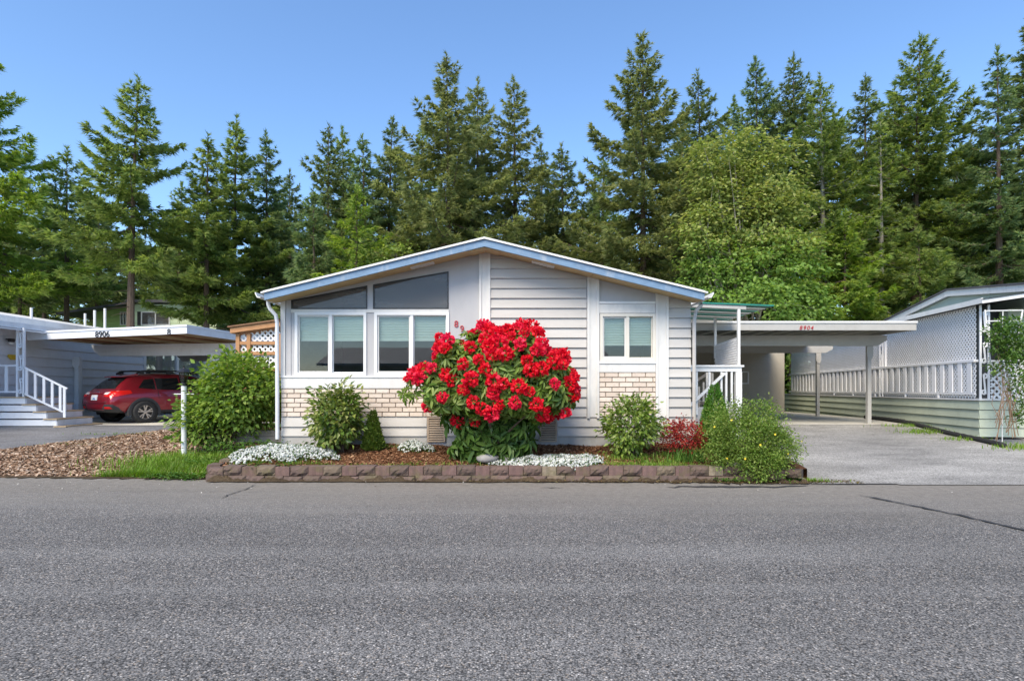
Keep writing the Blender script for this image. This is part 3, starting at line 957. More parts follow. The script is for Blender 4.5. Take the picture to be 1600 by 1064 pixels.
for k in range(4):
    MB().box(3.46, qx(1122) - .0 + .13 * k, PY + .1 + .0, PY + 1.0 + .0 * k, qz(652) + 0 + .0 + .12 * 0 + (-.14 + .11 * k) * .6, qz(648.5) + (-.14 + .11 * k) * .6).build('stair_tread', M['brown_wood'] if k == 3 else M['white'], porch, world=True)
MB().box(3.46, qx(1148), PY + .03, PY + .06, .42, qz(636)).build('porch_skirt', M['siding'], porch, world=True)
MB().box(qx(1120), qx(1158), PY + .4, PY + 3.2, qz(634), qz(629)).build('porch_floor', M['cport'], porch, world=True)
# awning
AZ = qz(476)
def awn_post(px, Y, top, bot, w_=.055):
    x = px2x(px, Y)
    return MB().box(x - w_ / 2, x + w_ / 2, Y - w_ / 2, Y + w_ / 2, py2z(bot, Y), py2z(top, Y)).build('awning_post', M['white'], porch, world=True)
awn_post(1154, PY, 482, 570.4)
awn_post(1117.5, PY + 2.2, 497, 560)
# awning panel: slopes away from the house, thin, with green front edge
xa, xb = 3.46, qx(1207)
za, zb = qz(473), qz(479)
a0, a1 = PY - .02, PY + 3.0
m1 = MB()
for k in range(8):
    t0, t1 = k / 8, (k + .86) / 8
    ya, yb = a0 + (a1 - a0) * t0, a0 + (a1 - a0) * t1
    MB().add([(xa, ya, za), (xb, ya, zb), (xb, yb, zb), (xa, yb, za), (xa, ya, za + .025), (xb, ya, zb + .02), (xb, yb, zb + .02), (xa, yb, za + .025)],
             [(0, 3, 2, 1), (4, 5, 6, 7), (0, 1, 5, 4), (1, 2, 6, 5), (2, 3, 7, 6), (3, 0, 4, 7)]).build('awning_panel', M['awning'] if k % 2 == 0 else M['awning_under'], porch, world=True)
m1.add([(xa, a0 - .03, za - .045), (xb - .05, a0 - .03, zb - .012), (xb, a0 - .03, zb + .03), (xa, a0 - .03, za + .035)], [(0, 1, 2, 3)])
MB().bar((xa, a0 + .02, za - .04), (qx(1165), a0 + .02, zb - .03), .06, .07).build('awning_beam', M['cport'], porch, world=True)
MB().bar((xa, a0 - .03, za + .012), (xb + .01, a0 - .03, zb + .012), .012, .03).build('awning_edge', M['awning'], porch, world=True)

# diagonal lattice: strips clipped to a convex polygon in a plane (u, v)
def lattice_strips(poly, pitch, wd):
    """returns list of quads (u,v) for both diagonal families"""
    us = [p[0] for p in poly]; vs_ = [p[1] for p in poly]
    outq = []
    n = len(poly)
    for fam, sgn in ((0, 1), (1, -1)):
        lo = min(p[1] - sgn * p[0] for p in poly); hi = max(p[1] - sgn * p[0] for p in poly)
        c = lo + pitch * .5
        while c < hi:
            hits = []
            for i in range(n):
                p, q = poly[i], poly[(i + 1) % n]
                dp, dq = p[1] - sgn * p[0] - c, q[1] - sgn * q[0] - c
                if dp * dq < 0:
                    t = dp / (dp - dq); hits.append((p[0] + (q[0] - p[0]) * t, p[1] + (q[1] - p[1]) * t))
            if len(hits) == 2:
                outq.append((fam, hits[0], hits[1]))
            c += pitch
    return outq
def lattice(name, poly, pitch, wd, O, U, Vv, N, mat, parent, kind='stuff'):
    """poly in metres in the plane O + u U + v V; N is the outward side"""
    O, U, Vv, N = Vector(O), Vector(U), Vector(Vv), Vector(N)
    mb = MB()
    for fam, a, b in lattice_strips(poly, pitch * math.sqrt(2), wd):
        A = O + U * a[0] + Vv * a[1] + N * (.004 + .010 * fam); B = O + U * b[0] + Vv * b[1] + N * (.004 + .010 * fam)
        if (B - A).length < .02: continue
        mb.bar(A, B, wd, .008, up=N)
    return mb.build(name, mat, parent, world=True, kind=kind)
# lattice privacy screen between the two posts
x0, y0_ = px2x(1154, PY), PY
x1, y1_ = px2x(1117.5, PY + 2.2), PY + 2.2
U = Vector((x1 - x0, y1_ - y0_, 0)); L = U.length; U.normalize()
lattice('lattice_screen', [(0, qz(570)), (L, qz(570) + .06), (L, py2z(540, PY + 2.2)), (0, qz(527))], .075, .028, (x0, y0_, 0), U, (0, 0, 1), (-.6, -.8, 0), M['lattice'], porch)

# ------------------------------------------------------------------ right carport
carp = thing('carport', 'beige flat roofed open carport over the empty slab on the right', 'carport', (7.2, 15.0, .55))
FY = 14.5
zt, zb = 1.5 + 106.2 / FPX * FY, 1.5 + 92 / FPX * FY
xe = px2x(1432, FY)
MB().box(3.6, xe, FY, FY + .03, zb, zt - .05).build('fascia', M['cport'], carp, world=True)
MB().box(3.6, xe + .015, FY - .025, FY + .05, zt - .049, zt).build('fascia_cap', M['white'], carp, world=True)
MB().box(xe - .03, xe, FY + .032, 25.0, zb, zt - .05).build('fascia', M['cport'], carp, world=True)
MB().box(3.6, xe - .032, FY + .06, 25.0, zt - .06, zt - .03).build('roof_deck', M['cdeck'], carp, world=True)
k = 0
x = 3.9
while x < xe - .1:
    MB().box(x - .025, x + .025, FY + .034, 25.0, zt - .15, zt - .065).build('joist', M['cport'], carp, world=True)
    x += .52
def beam(Y, pxr, top, bot, mat):
    xr = px2x(pxr, Y); z1, z0 = py2z(top, Y), py2z(bot, Y)
    MB().prism_y([(3.6, z0), (xr - .25, z0), (xr, z0 + (z1 - z0) * .55), (xr, z1), (3.6, z1)], Y - .06, Y + .06).build('beam', mat, carp, world=True)
beam(15.7, 1384, 524.5, 540.5, M['cport'])
beam(20.0, 1300, 541, 551.5, M['cport'])
for (px, Y, tp) in ((1357, 15.7, 540.7), (1277.5, 20.0, 551.7)):
    x = px2x(px, Y)
    p = MB().box(x - .05, x + .05, Y - .05, Y + .05, .55, py2z(tp, Y)).build('post', M['cport'], carp, world=True)
    zz = py2z(tp, Y)
    MB().prism_y([(x - .045, zz - .36), (x + .045, zz - .36), (x + .085, zz - .26), (x + .085, zz - .003), (x - .085, zz - .003), (x - .085, zz - .26)], Y - .075, Y - .052).build('bracket', M['cport'], p, world=True)
text_mesh('8904', .145, .006, M['red_num'], 'house_number', carp, (px2x(1259.5, FY), FY - .01, py2z(515.2, FY)), italic=.22, spacing=1.3)
shed = thing('storage_shed', 'tan flat panelled storage shed at the back of the open carport', 'shed', (7.5, 22.8, .55))
for k in range(5):
    a = 3.6 + (px2x(1226, 22.8) - 3.6) * k / 5; b = 3.6 + (px2x(1226, 22.8) - 3.6) * (k + 1) / 5
    MB().box(a, b - .008, 22.8, 22.86, .55, 3.25).build('wall_panel', M['shed'], shed, world=True)
MB().box(3.6, px2x(1226, 22.8), 22.861, 25.5, .55, 3.24).build('shed_body', M['shed'], shed, world=True)
hr = thing('wall_rack', 'small white open frame rack on the tan carport shed wall', 'rack', (px2x(1155, 22), 22.6, 1.6))
for (a, b) in (((1143, 581), (1169, 581)), ((1143, 599), (1169, 599)), ((1169, 580), (1169, 600)), ((1144, 580), (1144, 600))):
    MB().bar(at(*a, 22.6), at(*b, 22.6), .05).build('rail', M['white'], hr, world=True)
for py in (582, 598):
    MB().box(px2x(1155, 22.6) - .03, px2x(1155, 22.6) + .03, 22.625, 22.8, py2z(py, 22.6) - .02, py2z(py, 22.6) + .02).build('bracket', M['white'], hr, world=True)

# ------------------------------------------------------------------ right neighbour (turned 8.9 degrees)
RA = R(-8.9)
C0 = Vector((10.69, 13.0, 0))
nb = thing('mobile_home', 'pale green home with lattice enclosed porch at the right edge', 'house', (C0.x, C0.y, .45), RA)
def nbuild(mb, name, mat, parent=nb, kind=None, smooth=False):
    mb.v = [(x, y, z - .45) for x, y, z in mb.v]           # local x right, y away, z world height
    return mb.build(name, mat, parent, kind=kind, smooth=smooth)
PZ = 1.25
def lap_side(x, y0, y1, z0, z1, name='siding_board', mat=M['pgreen'], parent=nb):
    m1 = MB(); pr = .045
    m1.add([(x - pr, y0, z0), (x - pr, y1, z0), (x - .004, y1, z1), (x - .004, y0, z1), (x, y0, z0), (x, y1, z0), (x, y1, z1), (x, y0, z1)],
           [(0, 3, 2, 1), (4, 5, 6, 7), (0, 1, 5, 4), (1, 2, 6, 5), (2, 3, 7, 6), (3, 0, 4, 7)])
    return nbuild(m1, name, mat, parent)
def lap_front(x0, x1, y, z0, z1, name='siding_board', mat=M['pgreen'], parent=nb):
    m1 = MB(); pr = .03
    m1.add([(x0, y - pr, z0), (x1, y - pr, z0), (x1, y - .004, z1), (x0, y - .004, z1), (x0, y, z0), (x1, y, z0), (x1, y, z1), (x0, y, z1)],
           [(0, 1, 2, 3), (7, 6, 5, 4), (0, 4, 5, 1), (1, 5, 6, 2), (2, 6, 7, 3), (3, 7, 4, 0)])
    return nbuild(m1, name, mat, parent)
for k in range(4):
    z0 = .42 + .205 * k
    lap_side(0, 0.0, 14.0, z0, z0 + .192)
    lap_front(-.03, .9, 0, z0, z0 + .192)
nbuild(MB().box(-.05, .93, -.05, 14.0, PZ - .008, PZ + .03), 'porch_floor', M['white'])
nbuild(MB().box(.004, .86, .004, 13.9, .40, PZ - .012), 'porch_base', M['cdark'])
# lattice in the side openings, rails and slats
HZ = 2.15
def sideL(poly, name='lattice_panel'):
    a = Vector((0.02, 0, -.45)); 
    mb = MB()
    for fam, p, q in lattice_strips(poly, .078 * math.sqrt(2), .03):
        A = Vector((.03 - .010 * fam, p[0], p[1])); B = Vector((.03 - .010 * fam, q[0], q[1]))
        if (A - B).length > .02: mb.bar(A, B, .036, .008, up=(1, 0, 0))
    return nbuild(mb, name, M['lattice'], kind='stuff')
sideL([(.2, HZ), (13.2, HZ), (13.2, 3.42), (.2, 3.42)])
sideL([(.2, PZ + .04), (13.2, PZ + .04), (13.2, HZ), (.2, HZ)])
nbuild(MB().box(-.05, .05, .15, 13.3, HZ - .02, HZ + .035), 'handrail', M['lattice'])
nbuild(MB().box(-.04, .0, .15, 13.3, PZ + .12, PZ + .17), 'bottom_rail', M['lattice'])
y = .35
while y < 13.1:
    nbuild(MB().box(-.035, -.012, y - .075, y + .075, PZ + .172, HZ - .022), 'slat', M['lattice'])
    y += .36
for y in (4.4,):
    nbuild(MB().box(-.03, .035, y - .035, y + .035, HZ + .036, 3.4), 'screen_post', M['lattice'])
for y in (1.6, 3.2, 5.0, 6.6, 8.2, 10):
    nbuild(MB().box(-.04, .0, y - .03, y + .03, PZ + .032, PZ + .118), 'rail_foot', M['lattice'])
# scrollwork columns
def scroll_pts(h, wd, n=22):
    """an S scroll of height h and half-width wd in (u, v): two curls joined by a diagonal"""
    r0 = wd * .80
    low = []
    for i in range(n):                                # lower curl, from its inner end outward
        t = i / (n - 1)
        a = R(-40) - R(400) * (1 - t)
        rr = r0 * (.30 + .70 * t)
        low.append((rr * math.cos(a) - wd * .12, r0 + rr * math.sin(a)))
    low = low[:-1]
    up = [(-u, h - v) for u, v in low][::-1]
    return low + up
def scroll_column(name, x, y, z0, z1, span, axis, mat, parent, build, n=3, post=.035):
    """two thin posts with S scrolls between them; axis 'x' or 'y' is the direction across the column"""
    A = Vector((x, y, 0)); ax = Vector((1, 0, 0)) if axis == 'x' else Vector((0, 1, 0))
    for s_ in (0, 1):
        p = A + ax * span * s_
        build(MB().box(p.x - post / 2, p.x + post / 2, p.y - post / 2, p.y + post / 2, z0, z1), 'column_post', mat, parent)
    h = (z1 - z0) / n
    for k in range(n):
        hh = h * .66
        c = A + ax * span * .5
        for m_ in ((1,)):
            pts = [(c.x + ax.x * u * m_, c.y + ax.y * u * m_, z0 + h * k + h * .14 + v) for u, v in scroll_pts(hh, span * .44)]
            build(MB().tube(pts, .019, 5), 'scroll', mat, parent)
def nb_b(mb, name, mat, parent): return nbuild(mb, name, mat, parent)
scroll_column('col', -.0, .0, PZ + .03, 3.42, .17, 'x', M['lattice'], nb, nb_b)
scroll_column('col', -.03, 4.5, PZ + .03, 3.42, .18, 'y', M['lattice'], nb, nb_b)
# porch roof: lean-to from the left eave up to the gable wall
GX = 1.25
def pr_z(x): return 3.44 + .14 * (x + .15)
m1 = MB().prism_y([(-.15, pr_z(-.15)), (GX + .6, pr_z(GX + .6)), (GX + .6, pr_z(GX + .6) + .05), (-.15, pr_z(-.15) + .05)], -.35, 13.6)
nbuild(m1, 'porch_roof', M['shingle'])
nbuild(MB().box(-.19, -.15, -.35, 13.6, 3.415, 3.53), 'fascia', M['white'])
nbuild(MB().prism_y([(-.19, pr_z(-.19) - .03), (GX + 1.4, pr_z(GX + 1.4) - .03), (GX + 1.4, pr_z(GX + 1.4) + .055), (-.19, pr_z(-.19) + .055)], -.39, -.352), 'fascia', M['white'])
nbuild(MB().prism_y([(-.19, pr_z(-.19) + .058), (GX + 1.4, pr_z(GX + 1.4) + .058), (GX + 1.4, pr_z(GX + 1.4) + .07), (-.19, pr_z(-.19) + .07)], -.42, -.34), 'roof_edge', M['dark'])
# house body behind the porch
D2 = lambda px: (px - 800) / FPX
def local_on_gable(px, py):
    # point on plane local x = GX seen at pixel; returns (y, z)
    ca, sa = math.cos(RA), math.sin(RA)
    # world = C0 + x*(ca,sa) + y*(-sa,ca)
    k = D2(px)
    # (C0.x + GX*ca - y*sa) = k*(C0.y + GX*sa + y*ca)
    y = (k * (C0.y + GX * sa) - C0.x - GX * ca) / (-sa - k * ca)
    Yw = C0.y + GX * sa + y * ca
    return y, CAM_H - (py - HOR) / FPX * Yw
py_, pz_ = local_on_gable(1487, 454)
fy_, fz_ = local_on_gable(1396, 498)
sl = (pz_ - fz_) / max(.5, fy_ - py_)
hw = fy_ - py_ + .3
GZ0 = 3.3
nbuild(MB().prism_x([(py_ + hw, GZ0), (py_ - hw, GZ0), (py_ - hw, pz_ - sl * hw - .1), (py_, pz_ - .1), (py_ + hw, pz_ - sl * hw - .1)][::-1], GX, GX + .08), 'gable_wall', M['gable'])
for s_ in (-1, 1):
    ye = py_ + s_ * hw
    q = [(py_, pz_ - .16), (ye, pz_ - .16 - sl * hw), (ye, pz_ - sl * hw), (py_, pz_)]
    nbuild(MB().prism_x(q if s_ < 0 else q[::-1], GX - .12, GX - .06), 'rake_board', M['white'])
    q = [(py_, pz_ + .005), (ye, pz_ + .005 - sl * hw), (ye, pz_ - sl * hw + .05), (py_, pz_ + .05)]
    nbuild(MB().prism_x(q if s_ < 0 else q[::-1], GX - .16, GX + 12), 'roof', M['shingle'])
    nbuild(MB().box(GX - .02, GX - .002, py_ + s_ * hw * .45 - .02, py_ + s_ * hw * .45 + .02, GZ0, pz_ - sl * hw * .5 - .12), 'seam_batten', M['gable'])
nbuild(MB().box(GX + .1, GX + 12, max(.9, py_ - hw + .4), py_ + hw - .4, .45, GZ0 + .1), 'body', M['pgreen'])
nbuild(MB().box(GX - .3, GX + .05, .6, 13.5, PZ + .03, 3.4), 'inner_wall', M['pgreen'])
nbuild(MB().box(.22, GX - .302, .9, .95, PZ + .03, 3.38), 'front_door', M['dark'])
# front lattice panel of the porch and its frame
mb = MB()
for fam, p, q in lattice_strips([(.2, PZ + .03), (.86, PZ + .03), (.86, 2.12), (.2, 2.12)], .1 * math.sqrt(2), .04):
    A = Vector((p[0], -.02 - .01 * fam, p[1])); B = Vector((q[0], -.02 - .01 * fam, q[1]))
    if (A - B).length > .02: mb.bar(A, B, .045, .008, up=(0, 1, 0))
nbuild(mb, 'lattice_panel', M['lattice'], kind='stuff')
nbuild(MB().box(.19, .89, -.05, .0, 2.122, 2.16), 'handrail', M['lattice'])
nbuild(MB().box(.87, .91, -.05, .0, PZ + .032, 2.12), 'screen_post', M['lattice'])
# red-brown planter boards right of the skirt
pl = thing('planter', 'dark red brown plank planter beside the pale green porch base', 'planter', (C0.x + 1.4, C0.y - .3, .42), RA)
for k in range(3):
    m1 = MB().box(-.42, .9, -.06, .0, .02 + .15 * k, .165 + .15 * k); m1.build('plank', M['redbrown'], pl)
    MB().box(-.42, -.36, .002, .6, .02 + .15 * k, .165 + .15 * k).build('plank', M['redbrown'], pl)
# corrugated drain pipe lying along the skirt
pts = []
for t in np.linspace(0, 1, 60):
    y = 5.2 - 6.3 * t
    wx = -.22 - .22 * t + .05 * math.sin(t * 9) - (.25 * max(0, t - .75) * 4) * -.9
    pts.append((wx, y))
mb = MB(); ca, sa = math.cos(RA), math.sin(RA)
P3 = []
rad = []
for i, (x, y) in enumerate(pts):
    X = C0.x + x * ca - y * sa; Y = C0.y + x * sa + y * ca
    P3.append((X, Y, float(max(hgt(X, Y), .555 if Y > 15.6 else 0)) + .06)); rad.append(.052 if i % 2 else .06)
o = MB().tube(P3, rad, 10).build('drain_pipe', M['rubber'], smooth=True)
tag(o, 'black corrugated drain pipe lying along the pale green porch base', 'pipe')
# ------------------------------------------------------------------ left neighbour
LX = -14.0
lh = thing('mobile_home', 'blue grey sided home with stepped porch at the left edge', 'house', (LX, 14.0, .6))
def lb(mb, name, mat, parent=None, kind=None, smooth=False): return mb.build(name, mat, parent or lh, world=True, kind=kind, smooth=smooth)
def lap_left(y0, y1, z0, z1):
    m1 = MB(); pr = .05; x = LX
    m1.add([(x + pr, y0, z0), (x + pr, y1, z0), (x + .004, y1, z1), (x + .004, y0, z1), (x, y0, z0), (x, y1, z0), (x, y1, z1), (x, y0, z1)],
           [(0, 1, 2, 3), (7, 6, 5, 4), (0, 4, 5, 1), (1, 5, 6, 2), (2, 6, 7, 3), (3, 7, 4, 0)])
    return lb(m1, 'siding_board', M['lsid'])
lwy0, lwy1 = 21.6, 26.0
k = 0
z = .55
while z < 3.25:
    z1 = min(z + .27, 3.3)
    inwin = z1 > 1.2 and z < 3.0
    if inwin:
        lap_left(13.0, lwy0, z, z1 - .014); lap_left(lwy1, 30.0, z, z1 - .014)
    else:
        lap_left(13.0, 30.0, z, z1 - .014)
    z += .27
lb(MB().box(LX - 8, LX - .001, 13.0, lwy0, .5, 3.3).box(LX - 8, LX - .001, lwy1, 30, .5, 3.3).box(LX - 8, LX - .6, lwy0, lwy1, .5, 3.3), 'wall', M['lsid'])
# window with curtains behind the car
f = MB()
for (a, b) in ((lwy0, lwy0 + .14), (lwy1 - .14, lwy1)): f.box(LX - .02, LX + .05, a, b, 1.1, 3.05)
f.box(LX - .02, LX + .05, lwy0 + .14, lwy1 - .14, 1.1, 1.2); f.box(LX - .02, LX + .05, lwy0 + .14, lwy1 - .14, 2.98, 3.05)
f.box(LX - .02, LX + .04, 23.72, 23.88, 1.2, 2.98)
wf = lb(f, 'window', M['lwhite'])
lb(MB().box(LX - .012, LX - .006, lwy0 + .14, lwy1 - .14, 1.2, 2.98), 'pane', M['glass_soft'], wf)
cu = MB()
vs_, fs_ = [], []
for i in range(40):
    y = lwy0 + .2 + i * .045
    vs_ += [(LX - .12 + .04 * math.sin(i * 1.9), y, 1.2), (LX - .12 + .04 * math.sin(i * 1.9), y, 2.95)]
    if i: fs_.append((2 * i - 2, 2 * i, 2 * i + 1, 2 * i - 1))
cu.add(vs_, fs_)
lb(cu, 'curtain', M['curtain'], wf)
# roof
ex = -13.45
def lroof(xe, z, th, y0, y1, name, mat, slope=.16, run=9):
    return lb(MB().prism_y([(xe - run, z + slope * run), (xe, z), (xe, z + th), (xe - run, z + th + slope * run)], y0, y1), name, mat)
lroof(ex, 3.36, .08, 12.6, 30, 'roof', M['roof'])
lb(MB().box(ex, ex + .03, 12.6, 30, 3.30, 3.46), 'roof_edge', M['white'])
lroof(ex + .45, 3.12, .05, 12.5, 17.0, 'porch_roof', M['lwhite'], .1, 1.2)
lb(MB().box(ex + .45, ex + .49, 12.5, 17.0, 3.10, 3.24), 'fascia', M['lwhite'])
lb(MB().box(ex + .5, ex + .55, 12.5, 17.0, 3.04, 3.075), 'gutter', M['lwhite'])
for (px, Y, top, bt, r_) in ((49, 19, 481, 500, .04), (133, 24, 490, 506, .045), (148, 24, 485, 508, .05), (164, 24, 482, 510, .05)):
    x = px2x(px, Y)
    lb(MB().tube([(x, Y, py2z(bt + 25, Y)), (x, Y, py2z(top, Y))], r_, 8), 'vent_pipe', M['roof'])
lb(MB().lathe([(.0, .06), (.06, .05), (.075, 0), (.075, -.06)], (px2x(10, 15.6), 15.6, py2z(529, 15.6)), 10), 'porch_light', M['black']) if False else None
pl_y = 17.5
o = thing('porch_light', 'small black porch lamp on the blue grey wall', 'lamp', (LX + .03, LX / (8 - 800) * FPX, py2z(532, LX / (8 - 800) * FPX)))
MB().lathe([(.001, .02), (.07, .02), (.09, -.02), (.07, -.07), (.06, -.08)], (.14, 0, .03), 10).build('shade', M['black'], o)
MB().lathe([(.045, -.03), (.055, -.07), (.05, -.12), (.001, -.14)], (.14, 0, .02), 10).build('bulb', M['vinyl'], o)
MB().box(0, .12, -.02, .02, .02, .05).build('arm', M['black'], o)
Yw = LX / (17 - 800) * FPX
o = MB().prism_x([(-.16, .07), (.16, .07), (.13, -.01), (.06, -.07), (-.06, -.07), (-.13, -.01)][::-1], .0, .06).build('wall_basket', M['yellow'])
o.location = (LX + .035, Yw, py2z(557, Yw) - .02)
tag(o, 'yellow half round holder on the blue grey wall under the porch lamp', 'holder')

# porch platform, steps and rails
st = thing('porch_steps', 'white clad wooden porch steps with scroll column at the left edge', 'steps', (px2x(40, 15), 15.0, .52))
PLZ = py2z(620, 15)
GZL = .52
hs = (PLZ - GZL) / 4
ends = [40, 58, 75, 92, 107]
for k in range(5):
    zt_ = PLZ - k * hs * .98
    xr = px2x(ends[k], 15.0)
    yf = 15.0 - .02 * k
    zb_ = zt_ - hs * .98 if k < 4 else GZL - .05
    if k < 4 or True:
        lb(MB().box(-16.5, xr - .012, yf, yf + .018, zb_ + .004, zt_ - .032), 'cladding_board', M['lwhite'], st)
        x_prev = px2x(ends[k - 1], 15.0) if k else -16.5
        lb(MB().box(x_prev - .06 if k else -16.5, xr + .012, yf - .03, 16.25, zt_ - .03, zt_), 'tread', M['tan_edge'], st)
        lb(MB().box(xr - .018, xr - .0, yf + .02, 16.2, zb_ + .002, zt_ - .032), 'riser', M['lwhite'], st)
def stb(mb, name, mat, parent): return lb(mb, name, mat, st)
MBp = MB
# scroll column at the corner
scroll_column('c', px2x(27, 15.05), 15.06, PLZ, 3.12, px2x(37, 15.05) - px2x(27, 15.05), 'x', M['lwhite'], st, stb, 3, .05)
# left level rail
lb(MB().box(-16.5, px2x(26, 15.06), 15.03, 15.08, py2z(572.5, 15.06), py2z(570, 15.06)), 'rail', M['lwhite'], st)
lb(MB().box(-16.5, px2x(26, 15.06), 15.03, 15.08, py2z(613, 15.06), py2z(611, 15.06)), 'rail', M['lwhite'], st)
for px in (10.5, -6):
    x = px2x(px, 15.06)
    lb(MB().box(x - .04, x + .04, 15.04, 15.07, py2z(611, 15.06), py2z(572.5, 15.06)), 'baluster', M['lwhite'], st)
# sloping stair rail
lb(MB().bar(at(38, 574, 15.06), at(105, 607.5, 15.06), .05, .04), 'rail', M['lwhite'], st)
lb(MB().bar(at(38, 615, 15.06), at(99, 643.5, 15.06), .05, .04), 'rail', M['lwhite'], st)
for px, a, b in ((42, 577, 617), (55.5, 583, 623), (69, 590, 629), (82, 596.5, 635), (94.5, 603, 641), (101, 606, 652)):
    x = px2x(px, 15.06)
    lb(MB().box(x - .033, x + .033, 15.045, 15.075, py2z(b, 15.06), py2z(a, 15.06)), 'baluster', M['lwhite'], st)

# left carport, turned a little
LCA = R(-8)
lc = thing('carport', 'white flat roofed carport numbered 8906 over the red car', 'carport', (px2x(292, 15.2), 15.2, .6), LCA)
O = Vector((px2x(292, 15.2), 15.2, 0))
def cb(mb, name, mat, parent=lc):
    mb.v = [(x, y, z - .6) for x, y, z in mb.v]
    return mb.build(name, mat, parent)
ZR, ZRL, WL = 3.22, 3.10, 4.9          # roof height at the right end / left end, width
def rzz(x): return ZR + (ZRL - ZR) * (-x / WL)
def slab_l(x0, x1, y0, y1, d0, d1, name, mat):
    return cb(MB().prism_y([(x0, rzz(x0) + d0), (x1, rzz(x1) + d0), (x1, rzz(x1) + d1), (x0, rzz(x0) + d1)], y0, y1), name, mat)
slab_l(-WL, 0, 0, .03, -.235, -.055, 'fascia', M['lwhite'])
slab_l(-WL, .012, -.02, .05, -.053, 0, 'fascia_cap', M['lwhite'])
slab_l(-.03, 0, .032, 6.6, -.235, -.055, 'fascia', M['lwhite'])
slab_l(-.04, .012, .052, 6.6, -.053, 0, 'fascia_cap', M['lwhite'])
slab_l(-WL, -.042, .06, 6.6, -.06, -.03, 'roof_deck', M['tan_edge'])
x = -WL + .3
while x < -.1:
    slab_l(x - .03, x + .03, .034, 6.6, -.2, -.064, 'joist', M['brown_wood'] if int(x * 10) % 2 else M['tan_edge'])
    x += .5
def lbeam(y, top_off, h, x0, x1):
    z1 = rzz(x0) + top_off; z0 = z1 - h
    cb(MB().prism_y([(x0, z1 - .05), (x0 + .08, z1 - h * .55), (x0 + .3, z0), (x1 - .3, z0), (x1 - .08, z1 - h * .55), (x1, z1 - .05), (x1, z1), (x0, z1)], y - .07, y + .07), 'beam', M['lwhite'] if y < 3 else M['cport'])
lbeam(2.2, -.2, .36, -4.95, .05)
lbeam(5.6, -.2, .36, -4.75, .05)
def lpost(px, yl):
    # local x such that the post is seen at px for local y
    ca, sa = math.cos(LCA), math.sin(LCA)
    k_ = (px - 800) / FPX
    x = (k_ * (O.y + yl * ca) - O.x + yl * sa) / (ca - k_ * sa)
    p = cb(MB().box(x - .075, x + .075, yl - .06, yl + .06, .6, rzz(x) - .57), 'post', M['lwhite'])
    zz = rzz(x) - .56
    cb(MB().prism_y([(x - .08, zz - .34), (x + .08, zz - .34), (x + .13, zz - .25), (x + .13, zz), (x - .13, zz), (x - .13, zz - .25)], yl - .085, yl - .062), 'bracket', M['lwhite'], p)
lpost(122, 2.2); lpost(337, 2.2); lpost(268, 5.6) if False else None
lpost(352, 5.6)
ca, sa = math.cos(LCA), math.sin(LCA)
def lcw(x, y, z): return Vector((O.x + x * ca - y * sa, O.y + x * sa + y * ca, z))
def lc_x(px, yl):
    k_ = (px - 800) / FPX
    return (k_ * (O.y + yl * ca) - O.x + yl * sa) / (ca - k_ * sa)
for tx, px, py in (('8906', 160, 526.5), ('8', 264, 523.0)):
    x = lc_x(px, -.01); p = lcw(x, -.012, 0)
    text_mesh(tx, .225, .006, M['black'], 'house_number', lc, (p.x, p.y, py2z(py, p.y)), rotz=LCA, roty=R(-1.4))

# ------------------------------------------------------------------ the red car
def car_paint():
    m, n, b = mat_new('metallic_red_paint')
    b.inputs['Base Color'].default_value = (.27, .010, .022, 1)
    b.inputs['Metallic'].default_value = .35
    b.inputs['Roughness'].default_value = .28
    b.inputs['Coat Weight'].default_value = 1.0
    b.inputs['Coat Roughness'].default_value = .05
    return m
M['car_red'] = car_paint()
def simple(name, col, rough=.5, metal=0.0):
    m, n, b = mat_new(name)
    b.inputs['Base Color'].default_value = (*col, 1)
    b.inputs['Roughness'].default_value = rough; b.inputs['Metallic'].default_value = metal
    return m
M['car_glass'] = simple('tinted_car_glass', (.012, .014, .015), .06)
M['car_plastic'] = paint('grey_cladding', (.035, .036, .040), .65, .1, 10)
M['car_lamp'] = simple('red_lamp_lens', (.55, .012, .01), .12)
M['car_lamp_w'] = simple('clear_lamp_lens', (.75, .70, .70), .12)
M['car_chrome'] = simple('chrome', (.75, .75, .76), .15, 1.0)
M['car_rim'] = simple('alloy_rim', (.55, .50, .46), .3, .8)
M['car_tyre'] = paint('tyre_rubber', (.022, .022, .022), .8, .2, 20)
M['plate'] = simple('licence_plate', (.70, .74, .80), .4)
M['plate_blue'] = simple('plate_print', (.10, .22, .55), .4)
HD = R(61)
car = thing('parked_car', 'dark red compact crossover car with black roof rails parked under the left carport', 'car', (-12.10, 16.50, .50), HD)
car.scale = (1, 1, .94)
# stations: x, zbot, zbelt, ztop, w_low, w_mid, w_belt, w_top
ST = [(.00, .46, .80, .82, .66, .72, .66, .60),
      (.06, .40, .88, .92, .76, .81, .72, .64),
      (.22, .36, .98, 1.02, .80, .86, .77, .66),
      (.30, .34, 1.02, 1.15, .82, .875, .79, .66),
      (.52, .32, 1.04, 1.38, .84, .885, .80, .63),
      (.78, .30, 1.03, 1.53, .85, .89, .81, .60),
      (1.30, .28, 1.01, 1.575, .86, .89, .825, .61),
      (2.00, .28, .99, 1.59, .86, .89, .83, .615),
      (2.60, .28, .97, 1.555, .86, .89, .83, .61),
      (2.95, .28, .96, 1.40, .86, .89, .83, .63),
      (3.35, .28, .955, 1.10, .86, .89, .82, .66),
      (3.60, .28, .93, .99, .86, .89, .80, .68),
      (4.00, .30, .87, .93, .84, .88, .78, .64),
      (4.30, .34, .74, .84, .76, .82, .70, .56),
      (4.43, .42, .60, .66, .60, .66, .58, .46)]
